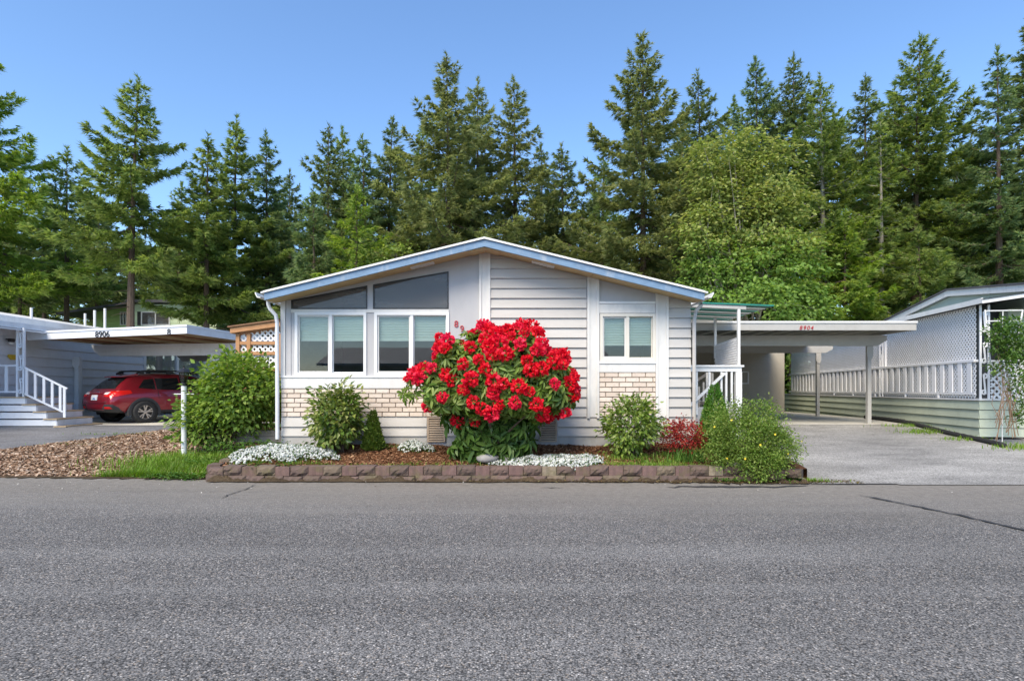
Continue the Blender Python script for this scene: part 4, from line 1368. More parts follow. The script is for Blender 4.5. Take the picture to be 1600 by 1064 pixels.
def ring(s):
    x, zb_, zl, zt_, wl, wm, wb, wt = s
    h = zl - zb_
    half = [(0, zb_), (wl * .8, zb_), (wl, zb_ + .06), (wm, zb_ + h * .42), (wm * .995, zb_ + h * .72), (wb, zl), (wb + (wt - wb) * .55, zl + (zt_ - zl) * .5), (wt, zl + (zt_ - zl) * .88), (wt * .72, zt_ + .005), (0, zt_ + .02)]
    return [(x, -y, z) for y, z in half] + [(x, y, z) for y, z in half[-2:0:-1]]
rings = [ring(s) for s in ST]
nn_ = len(rings[0])
b_ = MB()
vs_ = [p for r_ in rings for p in r_]
fs_ = [(i * nn_ + k, (i + 1) * nn_ + k, (i + 1) * nn_ + (k + 1) % nn_, i * nn_ + (k + 1) % nn_) for i in range(len(rings) - 1) for k in range(nn_)]
fs_.append(tuple(range(nn_))); fs_.append(tuple(range((len(rings) - 1) * nn_ + nn_ - 1, (len(rings) - 1) * nn_ - 1, -1)))
b_.add(vs_, fs_)
body = b_.build('body', M['car_red'], car, smooth=True)
sb = body.modifiers.new('subdivision', 'SUBSURF'); sb.levels = 2; sb.render_levels = 2
# real surface lookup for parts that lie on the body
bpy.context.view_layer.update()
dg = bpy.context.evaluated_depsgraph_get()
bev = body.evaluated_get(dg)
def on_body(p, d):
    ok, loc, nr, _ = bev.ray_cast(Vector(p), Vector(d).normalized())
    return (loc, nr) if ok else (Vector(p), -Vector(d))
def on_corner(a, z):
    # rear right corner: a runs along the bumper round the corner, in the direction (.6, -.8)
    n = Vector((-.8, -.6, 0)); t = Vector((.6, -.8, 0))
    return on_body(Vector((.10, -.72, z)) + t * a + n * 1.5, -n)
def body_patch(name, outline, axis, mat, lift=.006, parent=car, n=10, bend=True):
    """outline: polygon in (a, b): side -> (x, z) cast along +y from the right; rear -> (y, z) cast along +x"""
    # grid fill of the polygon by fan of interpolated rings towards the centroid
    m = len(outline)
    dense = []
    for i in range(m):
        p, q = outline[i], outline[(i + 1) % m]
        for k in range(4):
            t = k / 4; dense.append((p[0] + (q[0] - p[0]) * t, p[1] + (q[1] - p[1]) * t))
    c = (sum(p[0] for p in dense) / len(dense), sum(p[1] for p in dense) / len(dense))
    rr = [1.0, .8, .55, .3, .0001]
    vs_ = []
    for r_ in rr:
        for p in dense:
            a, b2 = c[0] + (p[0] - c[0]) * r_, c[1] + (p[1] - c[1]) * r_
            if axis == 'side': loc, nr = on_body((a, -2, b2), (0, 1, 0))
            elif axis == 'corner': loc, nr = on_corner(a, b2)
            elif axis == 'left': loc, nr = on_body((a, 2, b2), (0, -1, 0))
            else: loc, nr = on_body((-2, a, b2), (1, 0, 0))
            vs_.append(loc + nr * lift)
    D_ = len(dense)
    fs_ = [(i * D_ + k, i * D_ + (k + 1) % D_, (i + 1) * D_ + (k + 1) % D_, (i + 1) * D_ + k) for i in range(len(rr) - 1) for k in range(D_)]
    # rim back to the body so that the patch has an edge
    base = len(vs_)
    for k in range(D_):
        a, b2 = dense[k]
        if axis == 'side': loc, nr = on_body((a, -2, b2), (0, 1, 0))
        elif axis == 'corner': loc, nr = on_corner(a, b2)
        elif axis == 'left': loc, nr = on_body((a, 2, b2), (0, -1, 0))
        else: loc, nr = on_body((-2, a, b2), (1, 0, 0))
        vs_.append(loc - nr * .01)
    fs_ += [(base + k, base + (k + 1) % D_, (k + 1) % D_, k) for k in range(D_)]
    return MB().add(vs_, fs_).build(name, mat, parent, smooth=False)
for sgn, ax in ((1, 'side'), (-1, 'left')):
    body_patch('side_window', [(.80, 1.10), (1.28, 1.06), (1.28, 1.40), (1.00, 1.36)], ax, M['car_glass'])
    body_patch('side_window', [(1.32, 1.06), (2.02, 1.03), (2.02, 1.44), (1.32, 1.41)], ax, M['car_glass'])
    body_patch('side_window', [(2.08, 1.03), (2.98, 1.01), (2.86, 1.30), (2.64, 1.43), (2.08, 1.44)], ax, M['car_glass'])
rw = body_patch('rear_window', [(-.60, 1.07), (.60, 1.07), (.54, 1.34), (.48, 1.42), (-.48, 1.42), (-.54, 1.34)], 'rear', M['car_glass'])
# spoiler, rails, lamps, bumper, plate
sp = MB().add([(.50, -.50, 1.44), (.50, .50, 1.44), (.90, .55, 1.50), (.90, -.55, 1.50), (.50, -.50, 1.465), (.50, .50, 1.465), (.90, .55, 1.565), (.90, -.55, 1.565)],
              [(0, 3, 2, 1), (4, 5, 6, 7), (0, 1, 5, 4), (1, 2, 6, 5), (2, 3, 7, 6), (3, 0, 4, 7)]).build('spoiler', M['car_red'], car)
MB().box(.485, .499, -.12, .12, 1.443, 1.462).build('brake_lamp', M['car_lamp'], sp)
for s_ in (-1, 1):
    m1 = MB()
    m1.tube([(.86, s_ * .56, 1.56), (1.0, s_ * .565, 1.64), (1.3, s_ * .57, 1.665), (2.3, s_ * .575, 1.665), (2.6, s_ * .565, 1.64), (2.74, s_ * .56, 1.55)], .026, 8)
    for x in (1.0, 1.8, 2.55): m1.box(x - .06, x + .06, s_ * .565 - .02, s_ * .565 + .02, 1.55, 1.65)
    m1.build('roof_rail', M['black'], car)
    if s_ < 0:
        body_patch('tail_lamp', [(.10, .82), (.60, .93), (.56, 1.03), (.18, 1.0), (.08, .93)][::1], 'side', M['car_lamp'], .012)
    else:
        body_patch('tail_lamp', [(.10, .82), (.60, .93), (.56, 1.03), (.18, 1.0), (.08, .93)], 'left', M['car_lamp'], .012)
    q = [(s_ * .50, .84), (s_ * .70, .82), (s_ * .73, .97), (s_ * .50, .96)]
    body_patch('tail_lamp', q, 'rear', M['car_lamp_w'] if False else M['car_lamp'], .014)
    body_patch('reverse_lamp', [(s_ * .44, .90), (s_ * .62, .89), (s_ * .64, .96), (s_ * .44, .95)], 'rear', M['car_lamp_w'], .02)
    body_patch('bumper_corner', [(s_ * .44, .40), (s_ * .70, .40), (s_ * .72, .58), (s_ * .52, .60)], 'rear', M['car_plastic'], .012)
    body_patch('fog_reflector', [(s_ * .52, .47), (s_ * .66, .47), (s_ * .67, .53), (s_ * .54, .53)], 'rear', M['car_lamp'], .018)
body_patch('plate_recess_shade', [(-.40, .70), (.40, .70), (.36, .90), (-.36, .90)], 'rear', simple('recess_shade_red', (.16, .006, .012), .4), .006)  # darker body red paints the shade of a recess behind the plate
body_patch('bumper_lower', [(-.62, .33), (.62, .33), (.60, .40), (-.60, .40)], 'rear', M['car_plastic'], .010)
body_patch('hatch_handle', [(-.34, .905), (.34, .905), (.34, .93), (-.34, .93)], 'rear', M['car_red'], .03)
body_patch('bumper_corner', [(-.30, .47), (-.20, .60), (.06, .60), (.17, .50), (.20, .36), (-.12, .36)], 'corner', M['car_plastic'], .014)
body_patch('fog_reflector', [(-.19, .47), (-.15, .53), (.0, .53), (.04, .47)], 'corner', M['car_lamp'], .022)
body_patch('bumper_step', [(-.55, .645), (.55, .645), (.55, .675), (-.55, .675)], 'rear', M['car_red'], .025)
pl_ = body_patch('number_plate', [(-.16, .725), (.16, .725), (.16, .875), (-.16, .875)], 'rear', M['plate'], .022)
body_patch('plate_print', [(-.09, .745), (.07, .75), (.02, .80), (-.05, .79)], 'rear', M['plate_blue'], .026, pl_)
em = MB()
loc, nr = on_body((-2, 0, .965), (1, 0, 0))
ov = [(loc.x - .012, .075 * math.cos(a), .972 + .03 * math.sin(a)) for a in np.linspace(0, 2 * PI, 20, endpoint=False)]
em.tube([Vector(p) for p in ov] + [Vector(ov[0])], .006, 5, False)
for (yy, zz, rr) in ((-.03, .978, .014), (.005, .985, .007), (.03, .982, .007), (.01, .965, .007), (.035, .966, .007), (-.01, .962, .006)):
    em.box(loc.x - .02, loc.x - .01, yy - rr, yy + rr, zz - rr, zz + rr)
em.build('emblem', M['car_chrome'], car)
for s_ in (-1, 1):
    body_patch('badge', [(s_ * .40, .66), (s_ * .62, .66), (s_ * .62, .685), (s_ * .40, .685)], 'rear', M['car_chrome'], .012)
# wheels and arches
def wheel(x, y):
    s_ = -1 if y < 0 else 1
    t = MB().lathe([(.215, -.10), (.30, -.115), (.335, -.09), (.345, -.05), (.345, .05), (.335, .09), (.30, .115), (.215, .10), (.215, -.10)], (x, y, .345), 32, 'y')
    wo = t.build('wheel', M['car_tyre'], car, smooth=True)
    r_ = MB()
    yf = y + s_ * .085
    r_.lathe([(.222, s_ * .085), (.205, s_ * .085), (.20, s_ * .05), (.222, s_ * .05)], (x, y, .345), 32, 'y')
    for k in range(5):
        a = 2 * PI * k / 5 + .3
        for da in (-.20, .20):
            p0 = (x + .045 * math.cos(a), yf - s_ * .01, .345 + .045 * math.sin(a))
            p1 = (x + .215 * math.cos(a + da), yf, .345 + .215 * math.sin(a + da))
            r_.bar(p0, p1, .036, .03, up=(0, 1, 0))
    r_.lathe([(.001, s_ * .09), (.05, s_ * .085), (.055, s_ * .06)], (x, y, .345), 16, 'y')
    r_.build('rim', M['car_rim'], wo)
    MB().lathe([(.001, s_ * .03), (.21, s_ * .03)], (x, y, .345), 24, 'y').build('brake_disc', M['black'], wo)
    # cladding arch
    a_ = MB(); vs_ = []; n = 20
    for i in range(n + 1):
        a = PI * (-.08 + 1.16 * i / n)
        for rr in (.385, .455):
            px_, pz_2 = x + rr * math.cos(a), .345 + rr * math.sin(a)
            vs_.append((px_, s_ * .905, pz_2)); vs_.append((px_, s_ * .70, pz_2))
    fs_ = []
    for i in range(n):
        o = i * 4
        fs_ += [(o, o + 2, o + 6, o + 4), (o, o + 4, o + 5, o + 1), (o + 2, o + 3, o + 7, o + 6)]
    a_.add(vs_, fs_).build('wheel_arch', M['car_plastic'], car)
    w_ = MB().lathe([(.001, 0), (.388, 0)], (x, s_ * .893, .345), 28, 'y').build('wheel_well', M['black'], car)
for x in (.92, 3.55):
    for y in (-.83, .83): wheel(x, y)
body_patch('sill_cladding', [(1.35, .30), (3.1, .30), (3.1, .40), (1.35, .40)], 'side', M['car_plastic'], .012)
body_patch('door_seam', [(2.045, .45), (2.06, .45), (2.06, 1.0), (2.045, 1.0)], 'side', M['black'], .003)
body_patch('door_seam', [(1.33, .78), (1.345, .78), (1.345, 1.03), (1.33, 1.03)], 'side', M['black'], .003)
body_patch('door_handle', [(1.42, .87), (1.60, .87), (1.60, .91), (1.42, .91)], 'side', M['car_red'], .03)
body_patch('door_handle', [(2.22, .86), (2.40, .86), (2.40, .90), (2.22, .90)], 'side', M['car_red'], .03)
MB().box(2.72, 2.86, -1.04, -.86, .98, 1.11).build('door_mirror', M['car_red'], car, bevel=.03)

# ------------------------------------------------------------------ lamp post
lx, ly = px2x(287.5, 11.2), 11.2
lg = float(hgt(lx, ly))
lp = thing('lamp_post', 'pale blue garden lamp post with black lantern beside the leafy bush', 'lamp post', (lx, ly, lg))
tz_ = py2z(603, 11.2) - lg
MB().tube([(0, 0, -.05), (0, 0, tz_)], .05, 14).build('post', M['post'], lp, smooth=False)
MB().bar((px2x(272, 11.2) - lx, -.0, py2z(615.5, 11.2) - lg), (px2x(303, 11.2) - lx, .0, py2z(615.5, 11.2) - lg), .02, .016).build('crossbar', M['white'], lp)
hd = MB().lathe([(.05, 0), (.062, .01), (.062, .05), (.05, .06), (.035, .08), (.06, .095), (.07, .10), (.001, .101)], (0, 0, tz_), 14).build('lantern_base', M['black'], lp)
m1 = MB()
lz0, lz1 = tz_ + .10, tz_ + .26
for k in range(6):
    a = 2 * PI * k / 6
    m1.bar((.055 * math.cos(a), .055 * math.sin(a), lz0), (.10 * math.cos(a), .10 * math.sin(a), lz1), .012)
ln = m1.build('lantern_frame', M['black'], lp)
MB().lathe([(.052, lz0), (.096, lz1)], (0, 0, 0), 6).build('lantern_glass', glass('lantern_glass', (.8, .82, .82)), ln)
MB().lathe([(.14, lz1 - .005), (.145, lz1 + .01), (.07, lz1 + .07), (.03, lz1 + .085), (.025, lz1 + .10), (.001, lz1 + .102)], (0, 0, 0), 12).build('lantern_cap', M['black'], lp)
MB().lathe([(.001, lz1 + .14), (.012, lz1 + .13), (.015, lz1 + .115), (.008, lz1 + .10)], (0, 0, 0), 8).build('finial', M['black'], lp)

# ------------------------------------------------------------------ cedar and lattice side fence
fe = thing('side_fence', 'orange cedar fence with white lattice panels beside the left corner of the grey house', 'fence', (-5.3, 12.6, .5))
FYc = 12.6
fx0, fx1 = px2x(372, FYc), px2x(441, FYc)
def fb(mb, name, mat, kind=None): return mb.build(name, mat, fe, world=True, kind=kind)
ztop0, ztop1 = py2z(520, FYc), py2z(509, FYc)
fb(MB().prism_y([(fx0 - .12, ztop0 - .02), (fx1, ztop1 - .02), (fx1, ztop1 + .10), (fx0 - .12, ztop0 + .10)], FYc - .12, FYc + .6), 'roof_board', M['cedar'])
fb(MB().prism_y([(fx0 - .16, ztop0 + .102), (fx1, ztop1 + .102), (fx1, ztop1 + .13), (fx0 - .16, ztop0 + .13)], FYc - .16, FYc + .65), 'roof_cap', M['brown_wood'])
for x in (fx0, px2x(389, FYc), fx1 - .04):
    fb(MB().box(x - .04, x + .04, FYc - .03, FYc + .05, .45, ztop0 - .02), 'post', M['cedar'])
for py in (536, 552, 577):
    fb(MB().box(fx0 + .04, fx1 - .08, FYc - .02, FYc + .03, py2z(py + 2.5, FYc), py2z(py - 2.5, FYc)), 'rail', M['cedar'])
lattice('lattice_panel', [(0, py2z(574, FYc)), (fx1 - fx0 - .1, py2z(574, FYc)), (fx1 - fx0 - .1, ztop1 - .05), (0, ztop0 - .05)], .085, .036, (fx0 + .03, FYc + .045, 0), (1, 0, 0), (0, 0, 1), (0, -1, 0), M['lattice'], fe)
for k in range(8):
    z0 = .5 + k * .135
    fb(MB().box(fx0 + .03, fx1 - .02, FYc + .032, FYc + .05, z0, z0 + .12), 'slat', M['cedar'])
bx = thing('low_wall', 'dark low timber edging behind the leafy bush', 'edging', (-5.0, 11.7, .42))
MB().box(-.75, .6, -.05, .05, 0, .12).build('plank', M['cdark'], bx); MB().box(-.75, .6, -.055, .045, .125, .24).build('plank', M['cdark'], bx)

# ------------------------------------------------------------------ lime green house far behind
GY = 33.0
gh = thing('green_house', 'lime green sided house far behind the left carport roof', 'house', (px2x(235, GY), GY, .6))
def gb(mb, name, mat, parent=None): return mb.build(name, mat, parent or gh, world=True)
gx0, gx1 = px2x(128, GY), px2x(338, GY)
gxm = px2x(198, GY)
k = 0
z = .7
while z < py2z(476, GY):
    gb(MB().box(gx0, gxm - .005, GY + 1.0, GY + 1.05, z, z + .21), 'siding_board', M['fargreen'])
    gb(MB().box(gxm, gx1, GY, GY + .05, z, z + .21), 'siding_board', M['fargreen2'])
    z += .22
gb(MB().box(gx0, gx1, GY + 1.06, GY + 7, .6, py2z(476, GY)), 'wall', M['fargreen2'])
gb(MB().box(gxm, gxm + .06, GY + .06, GY + 1.04, .6, py2z(476, GY)), 'wall', M['fargreen'])
zt_ = py2z(474, GY)
gb(MB().add([(gx0 - 1.2, GY - .4, py2z(493, GY)), (gxm + .2, GY - .4, py2z(477, GY)), (gxm + .2, GY + 8, py2z(474, GY) + .8), (gx0 - 1.2, GY + 8, py2z(490, GY)),
             (gx0 - 1.2, GY - .4, py2z(489.5, GY)), (gxm + .2, GY - .4, py2z(473.5, GY)), (gxm + .2, GY + 8, py2z(471, GY) + .8), (gx0 - 1.2, GY + 8, py2z(487, GY))],
            [(0, 3, 2, 1), (4, 5, 6, 7), (0, 1, 5, 4), (1, 2, 6, 5), (2, 3, 7, 6), (3, 0, 4, 7)]), 'roof', M['shingle'])
gb(MB().box(gxm + .202, gx1 + .5, GY - .4, GY + 8, zt_, zt_ + .16), 'roof', M['shingle'])
for (pa, pb, nm) in ((221, 266, 'window'), (188, 198.5, 'window')):
    Yp = GY if pa > 200 else GY + 1.0
    xa, xb = px2x(pa, Yp), px2x(pb, Yp); z0, z1 = py2z(508.5, Yp), py2z(487, Yp)
    f = MB()
    f.box(xa, xa + .06, Yp - .05, Yp, z0, z1); f.box(xb - .06, xb, Yp - .05, Yp, z0, z1); f.box(xa + .06, xb - .06, Yp - .05, Yp, z1 - .06, z1); f.box(xa + .06, xb - .06, Yp - .05, Yp, z0, z0 + .06)
    xm = (xa + xb) / 2
    f.box(xm - .03, xm + .03, Yp - .05, Yp, z0 + .06, z1 - .06)
    fo = gb(f, nm, M['white'])
    gb(MB().box(xa + .06, xb - .06, Yp - .02, Yp - .012, z0 + .06, z1 - .06), 'pane', M['glass_dark'], fo)
    if pa > 200:
        gb(MB().box(xa - .22, xa - .01, Yp - .04, Yp - .001, z0, z1), 'shutter', M['black'])
        for q in (.12, .52):
            gb(MB().box(xa + (xb - xa) * q, xa + (xb - xa) * (q + .22), Yp - .01, Yp - .004, z0 + .07, z1 - .07), 'curtain', M['curtain'], fo)

# ------------------------------------------------------------------ house across the road (seen only as a reflection in the windows)
oh = thing('mobile_home', 'beige low house across the road, mirrored in the front windows', 'house', (-3.0, -15.0, 0))
for k in range(13):
    MB().box(-9, 9, -.02, .0, .1 + .23 * k, .325 + .23 * k).build('siding_board', M['white'], oh)
MB().box(-9, 9, -7, -.022, .0, 3.1).build('wall', M['shed'], oh)
MB().prism_x([(.6, 3.0), (-3.5, 4.3), (-7.6, 3.0), (-7.6, 3.15), (-3.5, 4.45), (.6, 3.15)], -9.5, 9.5).build('roof', M['roof'], oh)
for x in (-6, -1, 4.5):
    f = MB().box(x - .9, x + .9, .001, .05, 1.1, 1.18).box(x - .9, x + .9, .001, .05, 2.3, 2.38).box(x - .9, x - .82, .001, .05, 1.18, 2.3).box(x + .82, x + .9, .001, .05, 1.18, 2.3).box(x - .04, x + .04, .001, .05, 1.18, 2.3).build('window', M['white'], oh)
    MB().box(x - .82, x + .82, .004, .01, 1.18, 2.3).build('pane', M['glass_dark'], f)
# ------------------------------------------------------------------ planting bed, wall blocks
def bedz(X, Y):
    X = np.asarray(X, float); Y = np.asarray(Y, float)
    z = .195 + (Y - 9.32) / 1.7 * .23
    z = z + .025 * np.sin(X * 2.3 + 1) * np.sin(Y * 3.1) + .012 * np.sin(X * 7.1) * np.sin(Y * 9.3)
    return z
bx_ = np.arange(-4.97, 4.86, .1); by_ = np.arange(9.32, 11.03, .1)
bx_ = np.concatenate([[-4.971], bx_, [float(bx_[-1]) + .001]])
bed = grid_sheet('flower_bed', bx_, by_, lambda X, Y: np.where((X < -4.9705) | (X > bx_[-1] - .0005), -.02, bedz(X, Y)), M['mulch_red'])
bed['label'] = 'raised bark mulch bed between the block wall and the house'
# side skirt of the bed on the right and left
gw = thing('garden_wall', 'low curved garden wall of reddish concrete blocks edging the mulch bed', 'wall', (0, 9.25, 0))
gw['label'] = 'low garden wall of reddish concrete blocks edging the mulch bed'
def block_mesh(L, h, d, split, seed, lean=0.0):
    r_ = np.random.default_rng(seed)
    nx, nz = (7, 4) if split else (5, 2)
    vs_ = []
    for j in range(nz):
        for i in range(nx):
            x = L * i / (nx - 1); z = h * j / (nz - 1)
            edge = i in (0, nx - 1) or j in (0, nz - 1)
            if split: y = -r_.uniform(.012, .04) if not edge else -r_.uniform(-.012, .006)
            else:
                y = .012 if i == 2 else 0.0
                if i in (0, nx - 1): y = .006
            if split and not edge: x += r_.normal(0, .008); z += r_.normal(0, .006)
            vs_.append((x, y, z))
    n = len(vs_)
    fs_ = []
    for j in range(nz - 1):
        for i in range(nx - 1):
            fs_.append((j * nx + i, j * nx + i + 1, (j + 1) * nx + i + 1, (j + 1) * nx + i))
    vs_ += [(0, d, 0), (L, d, 0), (L, d, h), (0, d, h)]
    top = [(nz - 1) * nx + i for i in range(nx)]
    fs_.append(tuple(top + [n + 2, n + 3]))
    fs_.append(tuple([j * nx for j in range(nz)][::-1] + [n + 0, n + 3][::1]))
    fs_.append(tuple([j * nx + nx - 1 for j in range(nz)] + [n + 2, n + 1]))
    fs_.append((n + 1, n + 0, n + 3, n + 2))
    me = bpy.data.meshes.new('block'); me.from_pydata(vs_, [], fs_)
    me.materials.append(M['block_split'] if split else M['block_smooth'])
    return me
LS, LM = .305, .238
sp_meshes = [block_mesh(LS - .008, .148, .2, True, i) for i in range(6)]
sm_meshes = [block_mesh(LM - .008, .144, .2, False, i + 20) for i in range(3)]
lo_meshes = [block_mesh(LS - .006, .125, .2, True, i + 40) for i in range(6)]
rg = random.Random(11)
def place_block(me, x, y, z, rz=0.0, scale=None):
    o = link('block', me, None, gw, (x, y - 9.25, z), (0, 0, rz + rg.uniform(-.02, .02)))
    if scale: o.scale = scale
    return o
# lower course
x = -4.62
while x < 4.3:
    place_block(rg.choice(lo_meshes), x, 9.24 + rg.uniform(-.01, .012), .0 + rg.uniform(-.045, -.025))
    x += LS
x = -4.70; k = 0
while x < 3.95:
    if k % 2 == 0:
        place_block(rg.choice(sp_meshes), x, 9.27 + rg.uniform(-.01, .01), .095 + rg.uniform(-.006, .008)); x += LS
    else:
        place_block(rg.choice(sm_meshes), x, 9.265 + rg.uniform(-.006, .006), .095 + rg.uniform(-.005, .006)); x += LM
    k += 1
# left return: corner block and blocks stepping back
place_block(sp_meshes[1], -4.98, 9.33, .07, R(-16)); place_block(lo_meshes[2], -5.0, 9.30, -.02, R(-10))
for i in range(4):
    place_block(sp_meshes[(2 + i) % 6], -5.10 + .055 * i, 9.72 + .3 * i, .10 + .05 * i, R(-80))
    place_block(lo_meshes[i], -5.10 + .055 * i, 9.72 + .3 * i, -.02 + .05 * i, R(-80))
# tumbled blocks at the right end
place_block(sm_meshes[0], 4.15, 9.05, .06, R(20))
place_block(sp_meshes[3], 4.45, 9.32, .04, R(62))
place_block(sp_meshes[5], 4.75, 9.62, .05, R(80))
place_block(lo_meshes[1], 4.33, 9.18, .09, R(-35))
o = place_block(sp_meshes[2], 4.0, 9.22, .115, R(8))
# bank of dirt and moss washed up against the lower course
bk = np.random.default_rng(61)
bxs = np.arange(-4.9, 4.75, .05)
BV = []; BF = []
hj = np.convolve(bk.uniform(0, 1, len(bxs) + 4), np.ones(5) / 5, 'valid')
wj = np.convolve(bk.uniform(0, 1, len(bxs) + 4), np.ones(5) / 5, 'valid')
for i, x in enumerate(bxs):
    y0 = 9.255 if x < 4.2 else 9.1
    h_ = .02 + .20 * max(0, hj[i] - .36); w_ = .05 + .14 * wj[i]
    BV += [(x, y0, h_), (x, y0 - w_ * .5, h_ * .55 + bk.uniform(0, .012)), (x, y0 - w_, .017)]
    if i:
        b = 3 * i
        BF += [(b - 3, b - 2, b + 1, b), (b - 2, b - 1, b + 2, b + 1)]
o = np_mesh('dirt_bank', BV, [f[::-1] for f in BF], M['dampdirt'], kind='stuff', smooth=True)
o['label'] = 'damp dirt bank along the foot of the block wall'
# rocks at the shrub foot
def rock(name, loc, sc, seed, label, mat=None):
    r_ = np.random.default_rng(seed)
    import bmesh
    bm = bmesh.new(); bmesh.ops.create_icosphere(bm, subdivisions=3, radius=1)
    ph = r_.uniform(0, 6, 6)
    for v in bm.verts:
        c = v.co
        f = 1 + .10 * math.sin(3 * c.x + ph[0]) + .10 * math.sin(4 * c.y + ph[1]) + .08 * math.sin(5 * c.z + ph[2]) + .04 * math.sin(9 * c.x + 7 * c.y + ph[3])
        v.co = Vector((c.x * f * sc[0], c.y * f * sc[1], max(c.z, -.4) * f * sc[2]))
    me = bpy.data.meshes.new(name); bm.to_mesh(me); bm.free()
    for p in me.polygons: p.use_smooth = True
    o = link(name, me, mat or M['rock'], None, loc)
    return tag(o, label, 'rock')
rock('rock', (px2x(762, 9.62), 9.62, .33), (.20, .13, .13), 1, 'wide grey rock at the foot of the red rhododendron')
rock('rock', (px2x(791, 9.64), 9.66, .30), (.14, .10, .09), 2, 'smaller purplish rock right of the wide grey rock under the rhododendron')
rock('rock', (px2x(1150, 9.4), 9.42, .24), (.16, .09, .06), 3, 'flat reddish rock beside the big green potentilla bush')

# ------------------------------------------------------------------ chips, leaves, grass as loose cover
rng = np.random.default_rng(3)
CH = ([(-.5, -.5, 0), (.5, -.5, .1), (.45, .5, .0), (-.5, .45, .12)], [(0, 1, 2, 3)])
def chips(name, n, x0, x1, y0, y1, zf, mat, inside=None, lo=.025, hi=.065, label=None):
    X = rng.uniform(x0, x1, n); Y = rng.uniform(y0, y1, n)
    if inside is not None:
        m = inside(X, Y); X, Y = X[m], Y[m]
    n = len(X)
    Z = zf(X, Y) + rng.uniform(.004, .02, n)
    a = rng.uniform(0, 2 * PI, n)
    D = np.stack([np.cos(a), np.sin(a), rng.normal(0, .3, n)], 1)
    N = np.stack([rng.normal(0, .45, n), rng.normal(0, .45, n), np.ones(n)], 1)
    L = rng.uniform(lo, hi, n)
    V, F = scatter(*CH, np.stack([X, Y, Z], 1), D, N, np.stack([L, L * rng.uniform(.25, .5, n), L * .3], 1))
    o = np_mesh(name, V, F, mat, kind='stuff')
    o['label'] = label
    return o
chips('bark_chips', 26000, -5.0, 4.5, 9.36, 11.0, bedz, M['chips_red'], None, .02, .055, 'reddish bark chips covering the raised bed')
chips('wood_chips', 60000, -13, -4.7, 9.4, 15.5, lambda X, Y: hgt(X, Y) + .012, M['chips_tan'], lambda X, Y: in_m(X, Y) & (Y > edge_y(X) + .06), .03, .085, 'tan wood chips on the yard left of the lamp post')
chips('dead_leaf_litter', 5000, -6.5, 5.6, 8.95, 9.3, lambda X, Y: X * 0 + .015, M['dead_leaf'], lambda X, Y: (Y > edge_y(X) - .12 - .12 * np.abs(np.sin(X * 3.1))), .012, .04, 'brown leaf litter along the foot of the block wall')

chips('road_grit', 1500, -11, 12, 7.2, 9.4, lambda X, Y: X * 0 + .012, M['grit'], lambda X, Y: (Y < edge_y(X) - .05) & (rng.uniform(0, 1, len(X)) < np.clip((Y - 7.0) / 2.2, 0, 1) ** 3), .008, .026, 'pale grit and small debris along the road edge')
BLADE = ([(0, -.5, 0), (0, .5, 0), (.55, .32, .12), (.55, -.32, .12), (1, 0, .42)], None)
def grass_geom(X, Y, Z, H, wd, spread=.45):
    n = len(X)
    a = rng.uniform(0, 2 * PI, n)
    tilt = np.abs(rng.normal(0, spread, n))
    d = np.stack([np.cos(a) * np.sin(tilt), np.sin(a) * np.sin(tilt), np.cos(tilt)], 1)
    side = np.stack([-np.sin(a), np.cos(a), np.zeros(n)], 1)
    P = np.stack([X, Y, Z], 1)
    w_ = wd * rng.uniform(.7, 1.3, n)[:, None]
    mid = P + d * (H * .55)[:, None]
    d2 = nrm(d + np.stack([np.cos(a), np.sin(a), -.2 * np.ones(n)], 1) * .55)
    tip = mid + d2 * (H * .45)[:, None]
    V = np.stack([P - side * w_, P + side * w_, mid + side * w_ * .8, mid - side * w_ * .8, tip], 1).reshape(-1, 3)
    b = (np.arange(n) * 5)[:, None]
    F = np.concatenate([b + np.array([[0, 1, 2]]), b + np.array([[0, 2, 3]]), b + np.array([[3, 2, 4]])])
    return V, F
def grass_patch(name, spots, zf, mat, label, wd=.006):
    parts = []
    for (cx, cy, rx_, ry_, n, h) in spots:
        X = cx + rng.normal(0, .5, n) * rx_; Y = cy + rng.normal(0, .5, n) * ry_
        Y = np.maximum(Y, edge_y(X) + .03)
        H = h * rng.uniform(.45, 1.15, n)
        parts.append(grass_geom(X, Y, zf(X, Y), H, wd))
    V, F = merge(parts)
    o = np_mesh(name, V, F, mat, kind='stuff')
    o['label'] = label
    return o
hz0 = lambda X, Y: np.maximum(hgt(X, Y), 0)
grass_patch('grass', [(px2x(285, 11), 10.9, 1.0, .5, 900, .22), (px2x(250, 10.5), 10.5, 1.0, .5, 800, .2), (px2x(315, 11.1), 11.2, 1.0, .5, 500, .18), (px2x(250, 9.9), 9.95, .8, .5, 1700, .2), (px2x(215, 9.75), 9.7, .6, .25, 900, .15), (px2x(300, 10.2), 10.4, .7, .6, 1200, .2), (px2x(330, 10.6), 10.9, 1.2, .7, 900, .16),
                      (px2x(270, 9.45), 9.62, .7, .2, 500, .12)], hz0, M['grass'], 'bright green grass tuft around the foot of the lamp post')
spots = []
for px, d in ((735, 40), (500, 60), (470, 50), (450, 40), (560, 45), (600, 40), (640, 40), (690, 45), (985, 100), (1010, 140), (1030, 140), (1050, 160), (1075, 120), (1100, 160), (400, 50), (380, 60), (930, 40), (960, 70)):
    spots.append((px2x(px, 9.5), 9.45, .25, .12, d, .09))
for px, d in ((960, 130), (990, 200), (1040, 220), (1060, 160), (1005, 180)):
    spots.append((px2x(px, 9.9), 9.85 + rng.uniform(-.2, .3), .35, .3, d, .12))
grass_patch('bed_grass', spots, bedz, M['grass'], 'sparse grass and weeds in the mulch along the block wall', .005)
